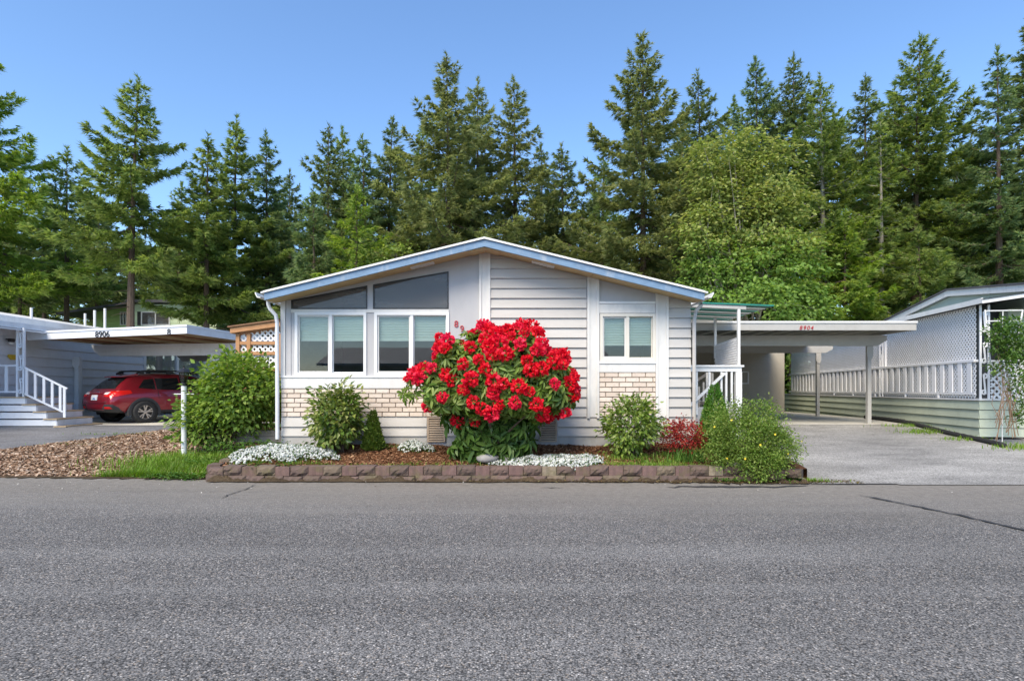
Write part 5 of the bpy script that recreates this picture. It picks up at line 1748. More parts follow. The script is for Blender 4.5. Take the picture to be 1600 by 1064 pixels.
grass_patch('verge_grass', [(px2x(1250, 9.1), 9.1, .5, .12, 350, .10), (px2x(1285, 9.05), 8.98, .4, .08, 160, .05), (px2x(1415, 15), 14.9, .8, .2, 200, .12), (px2x(1440, 14), 13.9, .6, .25, 300, .16), (px2x(1500, 13), 12.9, .5, .2, 200, .12), (px2x(1590, 12), 11.9, .6, .3, 300, .15), (px2x(200, 14), 13.9, 1.4, .12, 200, .07), (px2x(130, 12.6), 12.6, 1.0, .12, 120, .06)],
            hz0, M['grass'], 'small grass tufts along the driveway edges')
# broad-leaved weeds
def weed_geom(px, Y, zf, n, r, h, L):
    x0 = px2x(px, Y)
    X = x0 + rng.normal(0, r, n); Yv = Y + rng.normal(0, r * .6, n); Z = zf(X, Yv) + rng.uniform(0, h, n)
    a = rng.uniform(0, 2 * PI, n)
    D = np.stack([np.cos(a), np.sin(a), rng.uniform(-.2, .6, n)], 1); N = np.stack([rng.normal(0, .3, n), rng.normal(0, .3, n), np.ones(n)], 1)
    S = L * rng.uniform(.6, 1.2, n)
    return scatter(*LEAF, np.stack([X, Yv, Z], 1), D, N, np.stack([S, S * .6, S], 1))
parts = []
for px, Y, n, r, h in ((270, 9.5, 160, .14, .1), (295, 9.45, 120, .12, .08), (330, 9.6, 120, .15, .12), (350, 10.4, 260, .25, .18), (400, 10.6, 260, .3, .15), (430, 10.7, 160, .2, .12), (310, 10.3, 220, .25, .2), (240, 9.55, 100, .14, .08)):
    parts.append(weed_geom(px, Y, hz0 if px < 340 else bedz, n, r, h, .06))
for px, Y, n in ((400, 9.45, 70), (445, 9.42, 60), (640, 9.5, 40), (735, 9.6, 40), (560, 9.4, 30), (850, 9.4, 30), (1010, 9.6, 60), (1050, 9.7, 60), (1130, 9.2, 90), (1150, 9.12, 90), (590, 10.6, 60), (610, 10.7, 50), (1040, 10.2, 120)):
    parts.append(weed_geom(px, Y, bedz if Y > 9.3 else (lambda X, Y_: X * 0 + .02), n, .1, .05, .045))
V, F = merge(parts)
o = np_mesh('weeds', V, F, M['weed'], kind='stuff'); o['label'] = 'leafy weeds around the bed and the wall corner'

# ------------------------------------------------------------------ shrubs
def shrub(name, label, cat, base, c, rad, n_clump, per, leaf, mat, stem_mat, nst=14, stem_r=.012, seed=1, tmpl=LEAF, aspect=.5, clump=.13, droop=.25, shell=.45, group=None, expo=2.2, up=.3):
    r_ = np.random.default_rng(seed)
    t = thing(name, label, cat, base, 0, group)
    base = np.asarray(base, float); c = np.asarray(c, float); rad = np.asarray(rad, float)
    d = rvec(r_, n_clump)
    f = r_.uniform(shell, 1.0, n_clump) ** .6
    lump = 1 + .16 * np.sin(d[:, 0] * 5 + seed) * np.sin(d[:, 2] * 6 + seed * 2) + .10 * np.sin(d[:, 1] * 9 + 3 * d[:, 0] * 4)
    ctr = c + d * rad * (f * lump)[:, None]
    ctr[:, 2] = np.maximum(ctr[:, 2], base[2] + .05)
    P = np.repeat(ctr, per, 0); Dd = np.repeat(d, per, 0)
    n = len(P)
    off = r_.normal(0, clump, (n, 3)) * np.array([1, 1, .7])
    P = P + off
    P[:, 2] = np.maximum(P[:, 2], base[2] + .03)
    D = nrm(off * 4 + Dd * .5 + r_.normal(0, .35, (n, 3)) + np.array([0, 0, -droop]))
    N = nrm(np.array([0, 0, 1.0]) * (1 - up) + Dd * up + r_.normal(0, .45, (n, 3)))
    S = leaf * r_.uniform(.6, 1.25, n)
    V, F = scatter(*tmpl, P - base, D, N, np.stack([S, S * aspect, S], 1))
    np_mesh('foliage', V, F, mat, t)
    mb = MB()
    for i in range(nst):
        tgt = ctr[r_.integers(0, n_clump)] - base
        s0 = np.array([r_.normal(0, .12 * rad[0] + .02), r_.normal(0, .12 * rad[1] + .02), -.05])
        pts = []
        for k in range(6):
            q = k / 5
            p = s0 * (1 - q) + tgt * q
            p[0] = s0[0] + (tgt[0] - s0[0]) * q ** 1.5; p[1] = s0[1] + (tgt[1] - s0[1]) * q ** 1.5
            pts.append(p + (r_.normal(0, .015, 3) if 0 < k < 5 else 0))
        mb.tube(pts, [stem_r * (1 - .75 * k / 5) for k in range(6)], 5, False)
        for q in range(3):
            a = Vector(pts[2 + q]); tg = ctr[r_.integers(0, n_clump)] - base
            tg = Vector(tg)
            if (tg - a).length < rad[0] * .9: mb.tube([a, a.lerp(tg, .5) + Vector((0, 0, .03)), tg], [stem_r * .5, stem_r * .35, stem_r * .15], 4, False)
    mb.build('stems', stem_mat, t)
    return t
# leafy arching bush left of the house
b0 = (px2x(345, 11.6), 11.6, float(hgt(px2x(345, 11.6), 11.6)))
shrub('leafy_bush', 'tall leafy arching green bush between the lamp post and the grey house', 'bush', b0, (px2x(374, 11.6), 11.65, 1.42), (.82, .66, .80), 380, 17, .115, M['shrub_a'], M['stem'], 34, .015, 2, LEAF, .62, .13, .15, .35, None, 2.2, .2)
shrub('leafy_bush', 'smaller lower leafy bush close behind the lamp post', 'bush', (px2x(322, 11.5), 11.5, float(hgt(px2x(322, 11.5), 11.5))), (px2x(322, 11.5), 11.5, .88), (.52, .40, .52), 140, 16, .105, M['shrub_a'], M['stem'], 20, .012, 7, LEAF, .62, .12, .15, .35, None, 2.2, .2)
shrub('camellia_bush', 'glossy yellow green camellia bush in front of the brick under the big window', 'bush', (px2x(527, 10.4), 10.4, .36), (px2x(526, 10.4), 10.4, .97), (.42, .38, .56), 150, 17, .11, M['shrub_b'], M['stem'], 16, .012, 3, LEAF, .55, .09, .2, .4, None, 2.2, .3)
shrub('laurel_bush', 'rounded light green bush in front of the brick under the small window', 'bush', (px2x(985, 10.1), 10.1, .32), (px2x(985, 10.1), 10.1, .86), (.47, .40, .52), 150, 18, .085, M['shrub_c'], M['stem'], 22, .010, 4, LEAF, .6, .09, .25, .4, None, 2.2, .3)
shrub('barberry_bush', 'low dark red barberry bush beside the house corner', 'bush', (px2x(1066, 10.2), 10.2, .33), (px2x(1065, 10.2), 10.2, .68), (.40, .32, .29), 190, 16, .042, M['barberry'], M['stem'], 16, .007, 5, LEAF, .6, .06, .0, .35, None, 2.2, .3)
shrub('potentilla_bush', 'big sprawling fine leaved green bush at the right end of the block wall', 'bush', (px2x(1172, 9.5), 9.5, .15), (px2x(1172, 9.5), 9.5, .60), (.64, .50, .46), 520, 22, .042, M['potent'], M['stem'], 26, .009, 6, LEAF, .5, .075, .0, .45, None, 2.2, .3)
pt = [o for o in C.objects if o.name.startswith('potentilla_bush')][0]
# low spread of the same bush to the right and a few yellow flowers
r_ = np.random.default_rng(8)
def extra_foliage(t, blobs, leaf, mat, aspect, seed, name='foliage'):
    r_ = np.random.default_rng(seed); parts = []
    base = np.array(t.location)
    for (c, rad, nc, per) in blobs:
        d = rvec(r_, nc); ctr = np.array(c) + d * np.array(rad) * r_.uniform(.5, 1.05, (nc, 1))
        P = np.repeat(ctr, per, 0) + r_.normal(0, .07, (nc * per, 3))
        P[:, 2] = np.maximum(P[:, 2], .05)
        n = len(P)
        S = leaf * r_.uniform(.6, 1.3, n)
        parts.append(scatter(*LEAF, P - base, nrm(np.repeat(d, per, 0) + r_.normal(0, .6, (n, 3))), nrm(r_.normal(0, .5, (n, 3)) + [0, 0, 1]), np.stack([S, S * aspect, S], 1)))
    V, F = merge(parts)
    return np_mesh(name, V, F, mat, t)
extra_foliage(pt, [((px2x(1205, 9.3), 9.3, .55), (.42, .35, .38), 220, 20), ((px2x(1190, 9.1), 9.12, .32), (.38, .2, .28), 150, 18), ((px2x(1140, 9.7), 9.7, .95), (.42, .4, .35), 160, 18), ((px2x(1190, 9.6), 9.6, 1.05), (.30, .3, .26), 90, 18),
                   ((px2x(1125, 9.4), 9.4, .42), (.3, .25, .25), 90, 18)], .042, M['potent'], .55, 9)
n = 9
d = rvec(r_, n); d[:, 1] = -np.abs(d[:, 1])
P = np.array([px2x(1172, 9.5), 9.45, .68]) + d * np.array([.78, .62, .55])
fl_me = bpy.data.meshes.new('flower')
fv = []; ff = []
for k in range(5):
    a_ = 2 * PI * k / 5; c_, s_ = math.cos(a_), math.sin(a_); q = len(fv)
    fv += [(0, 0, .1), (.3 * c_ - .28 * s_, .3 * s_ + .28 * c_, .12), (.6 * c_, .6 * s_, 0), (.3 * c_ + .28 * s_, .3 * s_ - .28 * c_, .12)]; ff.append((q, q + 3, q + 2, q + 1))
fl_me.from_pydata(fv, [], ff); fl_me.materials.append(M['petal_yellow'])
for i in range(n):
    o = link('flower', fl_me, None, pt, tuple(P[i] - np.array(pt.location)))
    o.rotation_euler = Vector((d[i, 0], d[i, 1] - .5, d[i, 2] + .5)).to_track_quat('Z', 'Y').to_euler()
    o.scale = (.032, .032, .032)

def cone_shrub(name, label, x, y, z0, h, r, n, mat, seed, leaf=.05):
    r_ = np.random.default_rng(seed)
    t = thing(name, label, 'conifer shrub', (x, y, z0))
    u = r_.uniform(0, 1, n); tt = 1 - np.sqrt(1 - u * .995)
    a = r_.uniform(0, 2 * PI, n)
    rr = r * (1 - tt) ** .85 * (1 + .12 * np.sin(a * 5 + tt * 9)) * r_.uniform(.75, 1.06, n)
    rr *= np.clip(tt * 8 + .55, 0, 1)
    P = np.stack([rr * np.cos(a), rr * np.sin(a), tt * h], 1)
    D = nrm(np.stack([np.cos(a) * .7, np.sin(a) * .7, .8 + 0 * a], 1) + r_.normal(0, .35, (n, 3)))
    N = nrm(np.stack([np.cos(a), np.sin(a), .3 + 0 * a], 1) + r_.normal(0, .4, (n, 3)))
    S = leaf * r_.uniform(.6, 1.3, n)
    V, F = scatter(*LEAF, P, D, N, np.stack([S, S * .4, S], 1))
    np_mesh('foliage', V, F, mat, t)
    MB().tube([(0, 0, -.05), (0, 0, h * .9)], [.03, .008], 6).build('trunk', M['stem'], t)
    return t
cone_shrub('arborvitae', 'small dark green cone shaped arborvitae below the big window', px2x(583, 10.5), 10.5, .37, .78, .20, 4200, M['arbor'], 3, .055)
cone_shrub('dwarf_spruce', 'bright green cone shaped dwarf spruce in front of the porch railing', px2x(1117, 10.6), 10.6, .35, 1.32, .36, 6500, M['spruce'], 4, .06)

# iris clump
t = thing('iris_clump', 'clump of narrow upright green leaves before the red barberry', 'plant', (px2x(1075, 9.75), 9.75, .27))
n = 130
V, F = grass_geom(rng.normal(0, .16, n), rng.normal(0, .10, n), np.zeros(n), rng.uniform(.14, .3, n), .009, .5)
np_mesh('leaves', V, F, M['weed'], t)

# white candytuft mounds
def candytuft(label, px, Y, rx_, ry_, h, n, seed):
    r_ = np.random.default_rng(seed)
    x = px2x(px, Y); z0 = float(bedz(x, Y))
    t = thing('candytuft', label, 'flowers', (x, Y, z0), 0, None)
    a = r_.uniform(0, 2 * PI, n); q = np.sqrt(r_.uniform(0, 1, n))
    lim = 1 + .13 * np.sin(a * 3 + seed) + .09 * np.sin(a * 7 + 2 * seed)
    X = rx_ * q * lim * np.cos(a); Yv = ry_ * q * lim * np.sin(a)
    Zg = bedz(x + X, Y + Yv) - z0
    Z = Zg + h * np.sqrt(np.clip(1 - q ** 2.6, 0, 1)) * (1 + .2 * np.sin(X * 13 + seed) * np.sin(Yv * 17)) + r_.uniform(-.02, .02, n) + .015
    # flower heads: small domes of 5 petals
    FL = []
    FF = []
    for k in range(5):
        aa = 2 * PI * k / 5
        c_, s_ = math.cos(aa), math.sin(aa)
        b = len(FL)
        FL += [(0, 0, .25), (.3 * c_ - .28 * s_, .3 * s_ + .28 * c_, .2), (.55 * c_, .55 * s_, 0), (.3 * c_ + .28 * s_, .3 * s_ - .28 * c_, .2)]
        FF.append((b, b + 3, b + 2, b + 1))
    N = nrm(np.stack([X / rx_ * .7, Yv / ry_ * .7 - .25, np.full(n, .8)], 1) + r_.normal(0, .35, (n, 3)))
    keep = r_.uniform(0, 1, n) < .82 - .35 * (np.sin(X * 9 + seed * 3) * np.sin(Yv * 11 + seed) > .45)
    P = np.stack([X, Yv, Z], 1)
    V, F = scatter(FL, FF, P[keep], rvec(r_, n)[keep], N[keep], r_.uniform(.026, .045, n)[keep])
    np_mesh('blossoms', V, F, M['petal_white'], t)
    m = n
    i = r_.integers(0, n, m)
    P2 = P[i] * [1.02, 1.02, 1] + r_.normal(0, .018, (m, 3)) - [0, 0, .03]
    S = r_.uniform(.03, .06, m)
    V, F = scatter(*LEAF, P2, rvec(r_, m) + [0, 0, .3], rvec(r_, m) + [0, -.3, 1], np.stack([S, S * .3, S], 1))
    np_mesh('leaves', V, F, M['weed'], t)
candytuft('large white candytuft mound at the left end of the bed under the window', 441, 10.05, .92, .50, .16, 3600, 2)
candytuft('smallest white candytuft tuft beside the left crawl vent', 651, 10.55, .33, .20, .13, 700, 3)
candytuft('wide white candytuft mound spilling to the block wall right of the rhododendron', 857, 9.62, 1.0, .30, .10, 3000, 5)

# ------------------------------------------------------------------ the red rhododendron
RBX, RBY = px2x(768, 9.95), 9.95
rh = thing('rhododendron', 'huge umbrella shaped rhododendron covered in red flowers before the house', 'bush', (RBX, RBY, .30))
base = np.array([RBX, RBY, .30])
rr_ = np.random.default_rng(12)
def crown_pt(d):
    """surface point of the flowered dome for direction d (upper dome, short underside)"""
    d = np.asarray(d, float)
    rad = np.array([1.36, .86, 1.30])
    c = np.array([px2x(780, 9.95), 9.95, 1.36])
    e = 2.35
    dd = d.copy()
    rz_ = np.where(dd[:, 2] < 0, .40, 1.08)
    den = (np.abs(dd[:, 0] / rad[0]) ** e + np.abs(dd[:, 1] / rad[1]) ** e + np.abs(dd[:, 2] / rz_) ** e) ** (1 / e)
    p = c + dd / den[:, None]
    lump = .07 * np.sin(p[:, 0] * 5.1 + 1) * np.sin(p[:, 2] * 6.3) + .06 * np.sin(p[:, 0] * 9 + p[:, 2] * 5)
    p = c + (p - c) * (1 + lump)[:, None]
    f = np.interp(p[:, 0], [px2x(a, 9.95) for a in (640, 665, 690, 735, 752, 800, 860, 900)], [1.0, 1.03, 1.0, 1.05, 1.07, 1.07, 1.03, 1.0])
    p[:, 2] = np.where(p[:, 2] > c[2], c[2] + (p[:, 2] - c[2]) * f, p[:, 2])
    return p, nrm((p - c) / np.stack([rad[0] ** 2 + 0 * rz_, rad[1] ** 2 + 0 * rz_, rz_ ** 2], 1))
# poisson-like picks of directions
def spread(n, tries, zmin=-.5):
    pts, nrs = crown_pt(rvec(rr_, tries))
    ok = []
    dmin = .165
    for i in range(tries):
        if len(ok) >= n: break
        if pts[i, 2] < 1.04 + .20 * math.sin(pts[i, 0] * 4.0 + 1): continue
        if all(np.sum((pts[i] - pts[j]) ** 2) > dmin ** 2 for j in ok): ok.append(i)
    return pts[ok], nrs[ok]
fp, fn = spread(240, 8000)
# truss meshes
def truss_mesh(seed):
    r_ = np.random.default_rng(seed)
    n = 95
    d = rvec(r_, n * 2); d = d[d[:, 2] > -.45][:n]; n = len(d)
    P = d * (r_.uniform(.045, .085, n))[:, None]
    PET = [(0, -.12, 0), (0, .12, 0), (.6, .42, .10), (1.0, .30, -.10), (1.0, -.30, -.10), (.6, -.42, .10)]
    S = r_.uniform(.042, .068, n)
    V, F = scatter(PET, [(0, 5, 2, 1), (5, 4, 3, 2)], P, d + r_.normal(0, .28, (n, 3)), rvec(r_, n), S)
    me = bpy.data.meshes.new('flower_truss'); me.from_pydata(V.tolist(), [], F.tolist()); me.materials.append(M['rhodo_flower'])
    return me
trusses = [truss_mesh(i) for i in range(6)]
def whorl_mesh(seed, nl, L, asp, mat, droop):
    r_ = np.random.default_rng(seed)
    a = np.linspace(0, 2 * PI, nl, endpoint=False) + r_.normal(0, .15, nl)
    el_ = r_.uniform(-.35, .35, nl) - droop
    D = np.stack([np.cos(a) * np.cos(el_), np.sin(a) * np.cos(el_), np.sin(el_)], 1)
    S = L * r_.uniform(.75, 1.15, nl)
    V, F = scatter(*BIGLEAF, D * .015 + np.stack([np.zeros(nl), np.zeros(nl), r_.uniform(-.03, .02, nl)], 1), D, np.tile([[0, 0, 1.0]], (nl, 1)) + r_.normal(0, .2, (nl, 3)), np.stack([S, S * asp, S], 1))
    me = bpy.data.meshes.new('leaf_whorl'); me.from_pydata(V.tolist(), [], F.tolist()); me.materials.append(mat)
    return me
wh_up = [whorl_mesh(i, 9, .165, .30, M['rhodo_leaf'], .25) for i in range(6)]
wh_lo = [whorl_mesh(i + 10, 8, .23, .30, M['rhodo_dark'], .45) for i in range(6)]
def place_oriented(name, me, p, nrm_, roll, sc, parent):
    q = Vector(nrm_).to_track_quat('Z', 'Y')
    o = link(name, me, None, parent)
    o.rotation_mode = 'QUATERNION'
    from mathutils import Quaternion
    o.rotation_quaternion = q @ Quaternion((0, 0, 1), roll)
    o.location = Vector(p) - Vector(base)
    o.scale = (sc, sc, sc)
    return o
# flowers: not everywhere; leave leafy gaps
cnt = 0
gapn = lambda p: math.sin(p[0] * 6.1 + 2.0) * math.sin(p[2] * 7.3 + .6) 
for i in range(len(fp)):
    p, n_v = fp[i], fn[i]
    if gapn(p) > .62 and rr_.uniform() < .8: continue
    if n_v[2] < -.1 and rr_.uniform() < .7: continue
    if rr_.uniform() < .05: continue
    if px2x(700, 9.9) < p[0] < px2x(730, 9.9) and p[2] > py2z(532, 9.6): continue
    if p[0] < RBX - .75 and p[2] > 1.3 and rr_.uniform() < .35: continue
    if p[1] > 10.35 and rr_.uniform() < .55: continue
    nv = nrm(n_v + np.array([0, -.15, .3]) + rr_.normal(0, .15, 3))
    place_oriented('flower_truss', trusses[cnt % 6], p + nv * .05, nv, rr_.uniform(0, 6.28), rr_.uniform(.78, 1.18), rh)
    cnt += 1
# leaf whorls over the dome
pts, nrs = crown_pt(rvec(rr_, 3400))
k = 0; far_p = []
for i in range(len(pts)):
    p = pts[i] * 1.0; n_v = nrs[i]
    inward = rr_.uniform(0.02, .22)
    p = p - n_v * inward
    if p[2] < .90: continue
    if p[1] < 10.2 and k < 270 and inward < .15:
        place_oriented('leaf_whorl', wh_up[k % 6], p, nrm(n_v + np.array([0, -.1, .35]) + rr_.normal(0, .25, 3)), rr_.uniform(0, 6.28), rr_.uniform(.75, 1.2), rh); k += 1
    else:
        far_p.append((p, n_v))
def whorl_stuff(name, items, meshes, mat):
    parts = []
    for p, n_v in items:
        me = meshes[rr_.integers(0, 6)]
        V = np.array([v.co for v in me.vertices]); F = np.array([q.vertices for q in me.polygons])
        z = nrm(np.asarray(n_v) + np.array([0, -.1, .35]) + rr_.normal(0, .3, 3)); x = nrm(np.cross(z, rvec(rr_, 1)[0])); y = np.cross(z, x)
        Rm = np.stack([x, y, z], 1)
        parts.append(((V * rr_.uniform(.75, 1.15)) @ Rm.T + p - base, F))
    V, F = merge(parts)
    return np_mesh(name, V, F, mat, rh, kind='stuff')
_cache = {}
for i in range(9):
    p = np.array([px2x(rr_.uniform(727, 750), 9.9), 9.9 + rr_.uniform(-.2, .1), py2z(rr_.uniform(521, 536), 9.9)])
    place_oriented('leaf_whorl', wh_up[i % 6], p, nrm(np.array([0, -.4, .8]) + rr_.normal(0, .25, 3)), rr_.uniform(0, 6.28), rr_.uniform(.75, 1.0), rh)
# the leafy spray that reaches out to the left over the window sill
for i in range(16):
    p = np.array([px2x(rr_.uniform(632, 662), 9.9), 9.9 + rr_.uniform(-.25, .15), py2z(rr_.uniform(572, 622), 9.9)])
    place_oriented('leaf_whorl', wh_up[i % 6], p, nrm(np.array([-.6, -.5, .6]) + rr_.normal(0, .25, 3)), rr_.uniform(0, 6.28), rr_.uniform(.75, 1.1), rh)
place_oriented('flower_truss', trusses[2], np.array([px2x(638, 9.9), 9.8, py2z(592, 9.9)]), np.array([-.5, -.4, .6]), 1.0, .6, rh)
whorl_stuff('inner_foliage', far_p[:1900], wh_up, M['rhodo_leaf'])
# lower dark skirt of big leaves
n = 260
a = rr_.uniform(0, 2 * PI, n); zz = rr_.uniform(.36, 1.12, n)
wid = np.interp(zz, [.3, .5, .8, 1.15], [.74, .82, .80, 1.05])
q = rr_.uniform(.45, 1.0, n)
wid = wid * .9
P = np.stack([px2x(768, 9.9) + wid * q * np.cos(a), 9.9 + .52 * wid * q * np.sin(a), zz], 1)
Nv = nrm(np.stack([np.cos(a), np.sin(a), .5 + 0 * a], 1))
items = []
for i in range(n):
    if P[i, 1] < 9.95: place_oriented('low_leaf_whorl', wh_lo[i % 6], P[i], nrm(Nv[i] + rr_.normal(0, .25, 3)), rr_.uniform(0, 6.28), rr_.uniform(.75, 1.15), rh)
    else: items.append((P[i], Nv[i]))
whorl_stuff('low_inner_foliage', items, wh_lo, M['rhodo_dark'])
mb = MB()
for i in range(26):
    tgt = pts[rr_.integers(0, len(pts))] - base
    s0 = np.array([rr_.normal(0, .12), rr_.normal(0, .08), -.1])
    P_ = [s0 * (1 - t) + np.array([tgt[0] * t ** 1.4, tgt[1] * t ** 1.4, tgt[2] * t]) * 1.0 for t in np.linspace(0, .93, 6)]
    mb.tube(P_, [.035, .03, .025, .018, .012, .006], 6, False)
mb.build('stems', M['stem'], rh)

# vine and trellis at the right edge
trx = thing('trellis', 'two white arched ladder trellises beside the pale green porch', 'trellis', (px2x(1570, 12.4), 12.4, .45))
def tb(mb, name): return mb.build(name, M['white'], trx, world=True)
for (a, b, c_, d_) in (((1539, 484), (1547, 560), (1567, 485), (1567, 520)), ((1598, 484), (1588, 540), (1567, 486), (1567, 500))):
    tb(MB().tube([at(*a, 12.4), at(*b, 12.4), at(b[0] + 1, 575, 12.4)], .016, 6), 'upright')
for py in (486, 502, 522, 545):
    tb(MB().tube([at(1540 + (py - 484) * .1, py, 12.4), at(1597 - (py - 484) * .16, py - 1, 12.4)], .014, 6), 'rung')
tb(MB().tube([at(1567, 485, 12.4), at(1566, 600, 12.4), at(1566, 690, 12.4)], .010, 6), 'upright')
vb = at(1575, 690, 12.2)
vn = thing('climbing_vine', 'leafy green climbing vine with dry brown stems on the white trellis', 'vine', (vb.x, 12.2, .4))
blobs = []
for (px, py, r1, r2, nc) in ((1560, 525, .22, .2, 46), (1582, 545, .25, .25, 60), (1575, 510, .2, .15, 30), (1600, 520, .2, .3, 40), (1570, 570, .25, .2, 34), (1590, 600, .24, .3, 34), (1600, 640, .16, .3, 34), (1575, 540, .3, .3, 40), (1610, 560, .2, .4, 50)):
    p = at(px, py, 12.15)
    blobs.append(((p.x, p.y, p.z), (r1, .15, r2), nc, 9))
extra_foliage(vn, blobs, .075, M['vine'], .55, 21)
mb = MB(); r_ = np.random.default_rng(5)
for i in range(22):
    p0 = at(r_.uniform(1555, 1600), r_.uniform(640, 690), 12.2 + r_.uniform(-.1, .1)); p1 = at(r_.uniform(1550, 1605), r_.uniform(520, 610), 12.2 + r_.uniform(-.12, .12))
    m_ = p0.lerp(p1, .5) + Vector((r_.normal(0, .12), r_.normal(0, .06), 0))
    mb.tube([p0 - vn.location, m_ - vn.location, p1 - vn.location], [.008, .006, .003], 4, False)
mb.build('dry_stems', M['twig'], vn)
# ------------------------------------------------------------------ trees
def _spray():
    """a small fir spray: one central and side shoots, each a narrow blade"""
    vs_, fs_ = [], []
    def blade(x0, y0, z0, x1, y1, z1, w_):
        d = Vector((x1 - x0, y1 - y0, 0)).normalized(); nn = Vector((-d.y, d.x, 0)) * w_
        b = len(vs_)
        vs_.extend([(x0 - nn.x, y0 - nn.y, z0), (x1, y1, z1), (x0 + nn.x, y0 + nn.y, z0)])
        fs_.append((b, b + 1, b + 2))
    blade(0, 0, 0, 1, 0, -.10, .125)
    blade(.12, .02, 0, .62, .42, -.10, .11)
    blade(.22, -.02, 0, .74, -.36, -.12, .11)
    blade(.05, 0, .02, .55, .06, .14, .09)
    return vs_, fs_
NEEDLE = _spray()
def conifer_geom(seed, H, Rb, z0, dens=20.0, pitch=.44, droop=.22, power=.90, leafL=.38, leafW=.135, gap=.0, top_up=1.0, wind=0.0, twig=True):
    """returns crown (V,F) and wood mesh builder; trunk base at origin"""
    r_ = np.random.default_rng(seed)
    wood_ = MB()
    bendx, bendy = r_.normal(0, .012 * H, 2)
    def axis(z):
        t = z / H
        return np.array([bendx * t * t, bendy * t * t, z])
    zs = np.linspace(0, H * .995, 12)
    tr = H * .0105 + .05
    wood_.tube([axis(z) for z in zs], [max(.012, tr * (1 - z / H) ** .9) for z in zs], 8, False)
    crown = []
    z = z0; aa = r_.uniform(0, 6.28)
    while z < H * .985:
        t = (z - z0) / (H - z0)
        nb = 4 if t < .85 else 3
        for b in range(nb):
            if r_.uniform() < gap * (1 - t): continue
            aa += 2.39996 + r_.normal(0, .25)
            zb = z + r_.uniform(-.5, .5) * pitch
            if zb > H * .985: continue
            tt = (zb - z0) / (H - z0)
            L = (Rb * (1 - max(tt, 0)) ** power + .10) * r_.uniform(.5, 1.25)
            if tt < .12: L *= .75 + 2 * max(tt, 0)
            el0 = np.interp(tt, [0, .35, .7, 1], [-.14, .06, .34, .75]) * top_up + r_.normal(0, .10)
            dirh = np.array([math.cos(aa) + wind, math.sin(aa), 0]); dirh /= np.linalg.norm(dirh)
            sd = np.array([-dirh[1], dirh[0], 0])
            n = int(7 + dens * 2.15 * L * (.38 + .30 * L))
            s = r_.uniform(.03, 1.0, n) ** .72
            # branch curve: starts at el0, droops in the middle, tip turns up
            def curve(s_):
                h = L * s_ * math.cos(el0)
                v = L * (s_ * math.sin(el0) - droop * np.sin(s_ * PI * .85) * .55 + .10 * s_ ** 3)
                return h, v
            h, v = curve(s)
            wmax = .29 * L * (1 - s) ** .75 * np.minimum(1, s * 3.0) + .05
            lat = r_.uniform(-1, 1, n) * wmax
            P = axis(zb) + dirh * h[:, None] + sd * lat[:, None]
            P[:, 2] += v - .30 * np.abs(lat) * droop * 2 + r_.normal(0, .03 + .012 * L, n) - np.abs(r_.normal(0, .05 * L, n)) * .5
            sg = np.sign(lat)
            D = dirh * .75 + sd * (sg * r_.uniform(.3, 1.0, n))[:, None] + np.array([0, 0, 1.0]) * (r_.normal(-.12, .28, n) + .12 * (tt > .75) + .2 * (s > .85))[:, None]
            N = np.array([0, 0, .75]) + dirh * .65 + r_.normal(0, .5, (n, 3))
            S = leafL * r_.uniform(.55, 1.25, n) * (.72 + .28 * min(1, L / 2))
            crown.append(scatter(*NEEDLE, P, D, N, np.stack([S, S * .85, S], 1)))
            if twig:
                q = [0, .3, .62, .97]
                pts = []
                for s_ in q:
                    hh, vv = curve(s_); pp = axis(zb) + dirh * hh; pp[2] += vv - .01; pts.append(pp)
                rb = .010 + .011 * L
                wood_.tube(pts, [rb, rb * .75, rb * .45, rb * .15], 3, False)
        z += pitch * np.interp(t, [0, 1], [1.15, .62])
    # leader
    n = 26
    zz = H - r_.uniform(-.25, .9, n) ** 1.0 * .9
    a = r_.uniform(0, 6.28, n)
    P = np.stack([bendx + 0 * zz, bendy + 0 * zz, zz - .1], 1)
    D = np.stack([np.cos(a) * .5, np.sin(a) * .5, .8 + 0 * a], 1)
    crown.append(scatter(*NEEDLE, P, D, rvec(r_, n), np.stack([np.full(n, .34), np.full(n, .24), np.full(n, .3)], 1)))
    # dead stubs under the crown
    if z0 > 2.5:
        for k in range(int(z0 * 2.2)):
            zb = r_.uniform(1.5, z0 + 1.0); a = r_.uniform(0, 6.28); L = r_.uniform(.5, 1.7)
            p = axis(zb); d = np.array([math.cos(a), math.sin(a), -.25])
            wood_.tube([p, p + d * L * .6 + [0, 0, .05], p + d * L], [.022, .014, .004], 3, False)
    V, F = merge(crown)
    return V, F, wood_
tree_no = 0
crowns = []
def conifer(px, top, Y, half, low_py, kind, label, seed, z0=None, bark='bark', dens=20., **kw):
    """px: trunk column in the photograph; top: row of the tip; half: half-width in px of the crown near its foot"""
    x = px2x(px, Y)
    g = float(hgt(x, min(Y, 30)))
    H = py2z(top, Y) - g
    Rb = half / FPX * Y * 1.13
    z0_ = (py2z(low_py, Y) - g) if z0 is None else z0
    z0_ = max(.8, z0_)
    V, F, wd_ = conifer_geom(seed, H, Rb, z0_, dens, **kw)
    t = thing('conifer_tree', label, 'tree', (x, Y, g), 0, 'tall conifers behind the houses')
    np_mesh('crown', V, F, CON[kind], t)
    wd_.build('trunk', M[bark], t)
    crowns.append(t)
    return t
